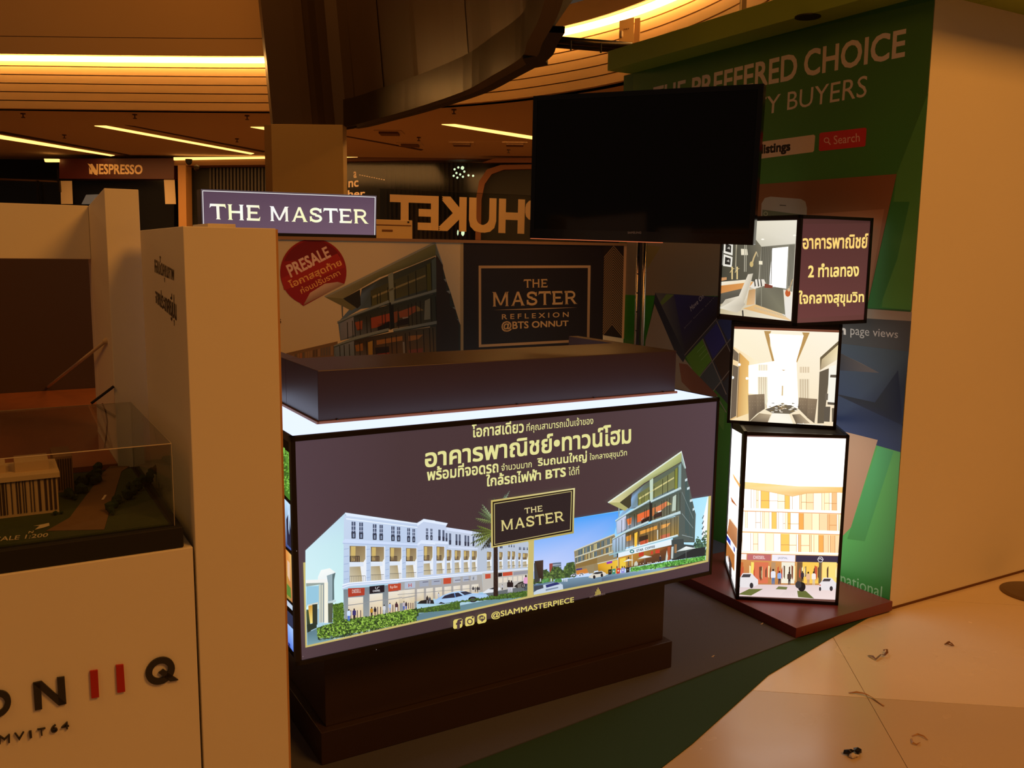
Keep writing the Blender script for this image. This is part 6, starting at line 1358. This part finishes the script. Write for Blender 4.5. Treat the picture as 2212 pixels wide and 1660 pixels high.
# ochre column
cl = thing('column', 'square ochre painted column under the dark curved cladding', 'column', (-2.23, 10.0, 0))
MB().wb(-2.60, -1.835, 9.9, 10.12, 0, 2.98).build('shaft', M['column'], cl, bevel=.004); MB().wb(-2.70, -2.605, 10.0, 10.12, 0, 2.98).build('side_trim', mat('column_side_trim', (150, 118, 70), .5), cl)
# curved dark cladding (underside of the upper level)
band_px = [(742, 274), (820, 255), (894.6, 234), (1000, 198), (1062, 164), (1125, 125)]
arcp = [(-2.56, 9.85), (-2.16, 10.0)]+[tuple(at(x, y, 'z', 3.0).xy) for x, y in band_px]+[(.07, 6.1), (.13, 5.5), (.15, 4.9), (.11, 4.1)]
def lean(pl_, k): return offs(pl_, k)
dk = thing('curved_cladding', 'dark bronze curved cladding of the upper level above the ochre column', 'cladding', (-1.2, 9.5, 3.0))
AP = smooth(arcp, 4)
n_ = len(AP); per = 4
inner = offs(AP, -.05)
zl = lambda i: 3.1+.30
for k in range(0, n_-1, per):
    seg = inner[k:k+per+1]
    if (k//per) % 2: seg = offs(inner, -.012)[max(0, k-1):k+per+2]
    if len(seg) < 2: continue
    top = [(p[0]-.25, p[1]-.1) for p in seg]
    zb = 2.985 if k < 8 else 3.25
    m_ = len(seg); mb = MB()
    vs = [(p[0], p[1], zb) for p in seg]+[(p[0], p[1], 6.5) for p in top]+[(p[0]-.05, p[1]+.1, zb) for p in seg]+[(p[0]-.05, p[1]+.1, 6.5) for p in top]
    fs = [(i, i+1, m_+i+1, m_+i) for i in range(m_-1)]+[(2*m_+i+1, 2*m_+i, 3*m_+i, 3*m_+i+1) for i in range(m_-1)]+[(0, m_, 3*m_, 2*m_), (m_-1, 3*m_-1, 4*m_-1, 2*m_-1)[::-1]]
    mb.solid(vs, fs).build('panel', M['dark'] if (k//per) % 2 else M['dark2'], dk)
bandp = AP[8:]
curb(bandp, 3.0, 3.29, .1).build('lower_band', M['band'], dk, smooth=False)

endp = [at(x, y, 'y', 6.5) for x, y in ((1129, 127), (1131, 60), (1160, 25), (1180, -40), (1235, -40), (1207, 0), (1172, 52), (1172, 118))]
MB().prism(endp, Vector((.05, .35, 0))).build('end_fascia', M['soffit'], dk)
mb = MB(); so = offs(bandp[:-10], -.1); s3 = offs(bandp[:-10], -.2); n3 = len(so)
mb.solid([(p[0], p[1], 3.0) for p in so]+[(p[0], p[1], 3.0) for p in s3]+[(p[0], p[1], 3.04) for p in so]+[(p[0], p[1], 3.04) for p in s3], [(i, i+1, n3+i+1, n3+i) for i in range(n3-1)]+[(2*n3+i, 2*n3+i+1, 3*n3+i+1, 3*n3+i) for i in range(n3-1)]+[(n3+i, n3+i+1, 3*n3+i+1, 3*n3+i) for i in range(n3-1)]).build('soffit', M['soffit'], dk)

# shops at the far side
SY = 16.5
def slabp(pts, y, th, m, name, parent=None, root=None, q=None):
    if q: pts = [q(*p) for p in pts]
    return MB().prism([at(a_, b_, 'y', y) for a_, b_ in pts], Vector((0, th, 0))).build(name, m, parent, root)
wbk = MB().wb(-14, 10, 17.6, 17.7, 0, 3.3).build('wall_back', M['shopdark']); tag(wbk, kind='structure')
def sthing(name, label, cat, px, y, group=None):
    p = at(px, 500, 'y', y); return thing(name, label, cat, (p.x, p.y, 0), 0, group)
# dark red shop on the left
nes = sthing('coffee_shopfront', 'dark shopfront with dark red sign band and pale capital lettering at the far left', 'shopfront', 250, SY)
fb_ = slabp([(128, 343), (376, 342), (376, 387), (128, 386)], SY, .5, M['shopred'], 'sign_band', nes)
np_ = Print(Vector((0, SY, 0)), Vector((0, 1, 0)))
np_.text((246, 214, 170), 'NESPRESSO', [(197, 354.5), (307.5, 357), (307, 376), (197, 376)], .03); np_.poly((246, 214, 170), [(189, 353), (198, 356), (211, 379), (204, 377)]); np_.poly((246, 214, 170), [(192, 360), (197, 370), (196, 376), (193, 376)])
np_.build('lettering', M['print'], fb_, nes)
slabp([(-60, 386), (376, 387), (376, 620), (-60, 620)], SY+.45, .3, M['shopdark'], 'interior', nes)
slabp([(-60, 392), (376, 388), (376, 620), (-60, 620)], SY+.1, .02, M['pane'], 'glazing', nes)
for pts in ([(130, 391), (155, 391), (157, 441), (132, 441)], [(354, 388), (377, 388), (380, 441), (357, 441)]): slabp(pts, SY+.05, .01, M['paper'], 'paper_poster', nes)
for pts in ([(122, 365), (126, 365), (130, 415), (126, 415)], [(78, 390), (81, 390), (84, 441), (81, 441)]): slabp(pts, SY, .05, M['dsteel'], 'mullion', nes)
slabp([(186, 421), (212, 420), (212, 441), (176, 441)], SY+.3, .08, mat('coffee_machine_front', (150, 140, 120), .5, emit=(120, 116, 104), es=.5), 'coffee_machine', nes)  # emission lightens the machine front, though it is no lamp
slabp([(0, 385), (128, 391), (128, 394), (0, 389)], SY+.05, .1, mat('shop_lintel', (90, 62, 38), .7), 'lintel', nes)
# lit coves over the shops
def cove(pts, label): 
    o = slabp(pts, SY-.1, .05, M['linear'], 'shop_cove_light'); tag(rebase(o), label, 'cove light', 'thin cove lights above the far shops')
cove([(95, 343), (126, 343.5), (126, 350), (97, 350)], 'short bright cove light left of the dark red sign band')
cove([(375, 340), (573, 338.5), (573, 342.5), (375, 346)], 'long bright cove light right of the dark red sign band')
cove([(738, 338), (1150, 327.5), (1400, 321), (1400, 322.5), (1150, 329.5), (738, 340.5)], 'thin orange cove line above the far glazed shop')
# second shop with shutters
sh = sthing('shuttered_shopfront', 'dark shuttered shopfront between the red sign band and the ochre column', 'shopfront', 480, SY)
slabp([(376, 347), (590, 344), (590, 356), (376, 358)], SY-.05, .5, mat('shop_beam', (120, 84, 48), .7), 'beam', sh)
slabp([(384, 357), (401, 357), (405, 640), (388, 640)], SY-.08, .3, mat('shop_pier', (176, 130, 76), .6), 'pier', sh)
slabp([(401, 356), (600, 355), (600, 640), (405, 640)], SY+.4, .1, M['shopdark'], 'interior', sh)
for k in range(17): slabp([(452+k*7.5, 362), (456+k*7.5, 362), (457+k*7.5, 520), (453+k*7.5, 520)], SY+.3, .03, mat('shutter_slat', (46, 36, 28), .5), 'slat', sh)
cam_ = sthing('security_camera', 'small dome security camera under the cove light', 'camera', 410, SY-.1)
p = at(408, 349, 'y', SY-.2); MB().lathe(p-EZ*.06, [(.02, 0), (.05, .03), (.06, .07), (.06, .1)], 12).build('dome', M['blackmatte'], cam_); p = at(425, 363, 'y', SY-.2); MB().ball(p, .06).build('lens_head', M['dsteel'], cam_)
# glazed shop right of the column
gs = sthing('glazed_shopfront', 'dark glazed shopfront with curtain and white letters right of the ochre column', 'shopfront', 900, SY)
slabp([(738, 341), (1420, 322), (1420, 338), (738, 349)], SY-.1, .5, mat('shop_fascia_brown', (96, 58, 32), .6), 'fascia', gs)
slabp([(738, 349), (1420, 338), (1420, 640), (738, 640)], SY+.7, .1, M['shopdark'], 'interior', gs)
for k in range(20): slabp([(830+k*9.5, 352), (835+k*9.5, 352), (836+k*9.5, 530), (831+k*9.5, 530)], SY+.5, .04, mat('curtain_fold', (44, 36, 30), .8), 'curtain_fold', gs)
gl_ = slabp([(738, 349), (1420, 338), (1420, 640), (738, 640)], SY+.05, .02, M['pane'], 'glazing', gs)
ap = Print(Vector((0, SY+.05, 0)), Vector((0, 1, 0)))
GT_ = (236, 214, 190)
ap.text(GT_, 'a', [(764, 371), (770, 371), (770, 384), (764, 384)], .02); ap.text(GT_, 'nc', [(753, 392), (774, 390), (774, 403), (753, 405)], .02); ap.text(GT_, 'ther', [(741, 412), (788, 410), (788, 425), (741, 427)], .02)
for k in range(11): ap.poly(GT_, [(776+k*5.2, 377+k*1.05), (779+k*5.2, 377.5+k*1.05), (779+k*5.2, 379.2+k*1.05), (776+k*5.2, 378.7+k*1.05)], lay=ap.layer)
ap.build('lettering', M['print'], gl_, gs)
glints = sthing('shop_lamp_cluster', 'cluster of small greenish lamps glowing inside the dark glazed shop', 'lamp', 1000, SY+.3)  # reflected green light drawn as added glowing balls, no lamps hang there
rr = random.Random(77)
for (x, y) in ((982, 366), (990, 362), (999, 363), (986, 374), (994, 377), (1003, 371), (980, 380), (1000, 382), (1012, 379), (1022, 380), (988, 384)):
    MB().ball(at(x, y, 'y', SY+.3), .022 if x != 999 else .035).build('bulb', M['led'], glints)
ar = sthing('orange_arch', 'orange rounded arch frame inside the far shop behind the television', 'arch', 1100, SY-.4)
QU3 = Q(560, 0, 2.989)
outer = [(1395, 1560), (1400, 1280), (1420, 1170), (1470, 1095), (1560, 1065), (1900, 1060), (2400, 1060)]; inner_ = [(2400, 1090), (1900, 1088), (1580, 1095), (1500, 1125), (1455, 1190), (1435, 1290), (1430, 1560)]
slabp(outer+inner_, SY-.6, .15, M['orange'], 'arch_frame', ar, q=QU3); slabp([(1440, 1050), (1520, 1022), (1900, 1018), (2400, 1018), (2400, 1050), (1900, 1052)], SY-.6, .15, M['orange'], 'upper_band', ar, q=QU3)
slabp([(1430, 1560), (1435, 1290), (1455, 1190), (1500, 1125), (1580, 1095), (1900, 1088), (2400, 1090), (2400, 1560)], SY-.5, .05, M['shopdark'], 'infill', ar, q=QU3)

# glass sheet with mirrored letters behind the presale board
GPV = 5.7
gpn = bthing('lettered_glass_sheet', 'clear glass sheet with large pale mirrored capitals behind the presale board', 'glass sheet', 2.7, GPV, 0)
e0 = uvz(at(820, 407, 'v', GPV)); e1 = uvz(at(1240, 419, 'v', GPV))
gsht = MB().bb(e0[0], e1[0]+.2, GPV, GPV+.008, .35, e0[2]).build('sheet', M['pane'], gpn)
MB().bb(e0[0], e1[0]+.2, GPV-.02, GPV+.03, 0, .35).build('foot_rail', M['blackmatte'], gpn)
MB().bb(e0[0], e1[0]+.2, GPV-.001, GPV+.009, e0[2], e0[2]+.002).bb(e0[0]-.002, e0[0], GPV-.001, GPV+.009, .35, e0[2]).build('polished_edge', M['dsteel'], gpn)
pp = Print(EY*GPV, EY); pp.text((240, 212, 176), 'PHUKET', [(846, 424), (1174, 436.5), (1172, 504), (846, 492)], .045, flip=True)
pp.build('lettering', M['print'], gsht, gpn)
# pale cabinet top seen over the board
CBV = 5.25
c0_ = uvz(at(815, 474, 'v', CBV)); c1_ = uvz(at(891, 476, 'v', CBV))
cb = bthing('pale_cabinet', 'pale boxy cabinet with a vent slot behind the presale board', 'cabinet', (c0_[0]+c1_[0])/2, CBV+.2, 0)
MB().bb(c0_[0]-.2, c1_[0], CBV, CBV+.4, 0, c0_[2]).build('body', M['box'], cb, bevel=.004)
MB().bb(c0_[0]-.2, c1_[0]-.01, CBV-.004, CBV, c0_[2]-.035, c0_[2]-.03).build('lid_seam', M['tape2'], cb)
a_ = uvz(at(825, 496, 'v', CBV)); b2 = uvz(at(848, 496, 'v', CBV)); MB().bb(a_[0], b2[0], CBV-.003, CBV, a_[2]-.012, a_[2]).build('vent_slot', M['tape2'], cb); a_ = uvz(at(882, 477, 'v', CBV)); MB().bb(a_[0]-.006, a_[0]+.006, CBV-.003, CBV, a_[2]-.014, a_[2]-.004).build('button', M['blackmatte'], cb)
lm = bthing('small_lantern', 'small glowing lantern on a post behind the lettered glass sheet', 'lantern', 2.6, 6.6, 0)  # added balls and post draw a green reflection, no lantern stands there
p = at(1000, 502, 'v', 6.6); MB().ball(p, (.016, .016, .034)).build('bulb', M['led'], lm); MB().tube([Vector((p.x, p.y, 0)), p-EZ*.03], .012, 8).build('post', M['blackmatte'], lm); p2 = at(989, 503, 'v', 6.6); MB().ball(p2, (.007, .007, .024)).build('bulb', M['led'], lm)
# pipe run, electrical boxes and post by the bulkhead
pr_ = thing('pipe_run', 'pair of dark pipes with clips running from the cladding to the green canopy', 'pipe', tuple(at(1262, 95, 'y', 6.9)))
MB().tube([at(1160, 83, 'y', 6.9), at(1365, 100, 'y', 6.9)], .028, 10).build('pipe', M['dsteel'], pr_, smooth=True)
MB().tube([at(1160, 94, 'y', 6.95), at(1365, 110, 'y', 6.95)], .022, 10).build('pipe', M['dsteel'], pr_, smooth=True)
for x in (1186, 1233, 1298): MB().tube([at(x, 82+(x-1160)*.08, 'y', 6.85), at(x, 103+(x-1160)*.08, 'y', 6.85)], .008, 6).build('pipe_clip', M['blackmatte'], pr_)
eb = thing('electrical_box', 'pale electrical cabinet on the curved bulkhead below the cove light', 'electrical box', tuple(at(1360, 95, 'y', 8.3)))
MB().prism([at(x, y, 'y', 8.3) for x, y in ((1338, 45), (1370, 37), (1369, 93), (1337, 96))], Vector((.03, .25, 0))).build('casing', mat('electrical_casing', (196, 156, 96), .6), eb)
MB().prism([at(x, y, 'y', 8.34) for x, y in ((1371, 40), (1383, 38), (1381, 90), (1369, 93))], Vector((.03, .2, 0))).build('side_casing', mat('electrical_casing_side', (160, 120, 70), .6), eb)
MB().lathe(at(1343, 76, 'y', 8.29), [(.006, -.02), (.012, -.01), (.012, .03), (.004, .04)], 8).build('latch', M['lettera'], eb)
for k in range(3): MB().ball(at(1348.5+k*4.5, 63-k*.6, 'y', 8.29), .006).build('rivet', M['tape2'], eb)
po = thing('slim_post', 'slim bright post rising behind the green canopy', 'post', tuple(at(1601, 20, 'y', 5.6))[:2]+(0,))
p0 = at(1600, 0, 'y', 5.6); p1 = at(1603, 0, 'y', 5.6); p2 = at(1613, 0, 'y', 5.6)
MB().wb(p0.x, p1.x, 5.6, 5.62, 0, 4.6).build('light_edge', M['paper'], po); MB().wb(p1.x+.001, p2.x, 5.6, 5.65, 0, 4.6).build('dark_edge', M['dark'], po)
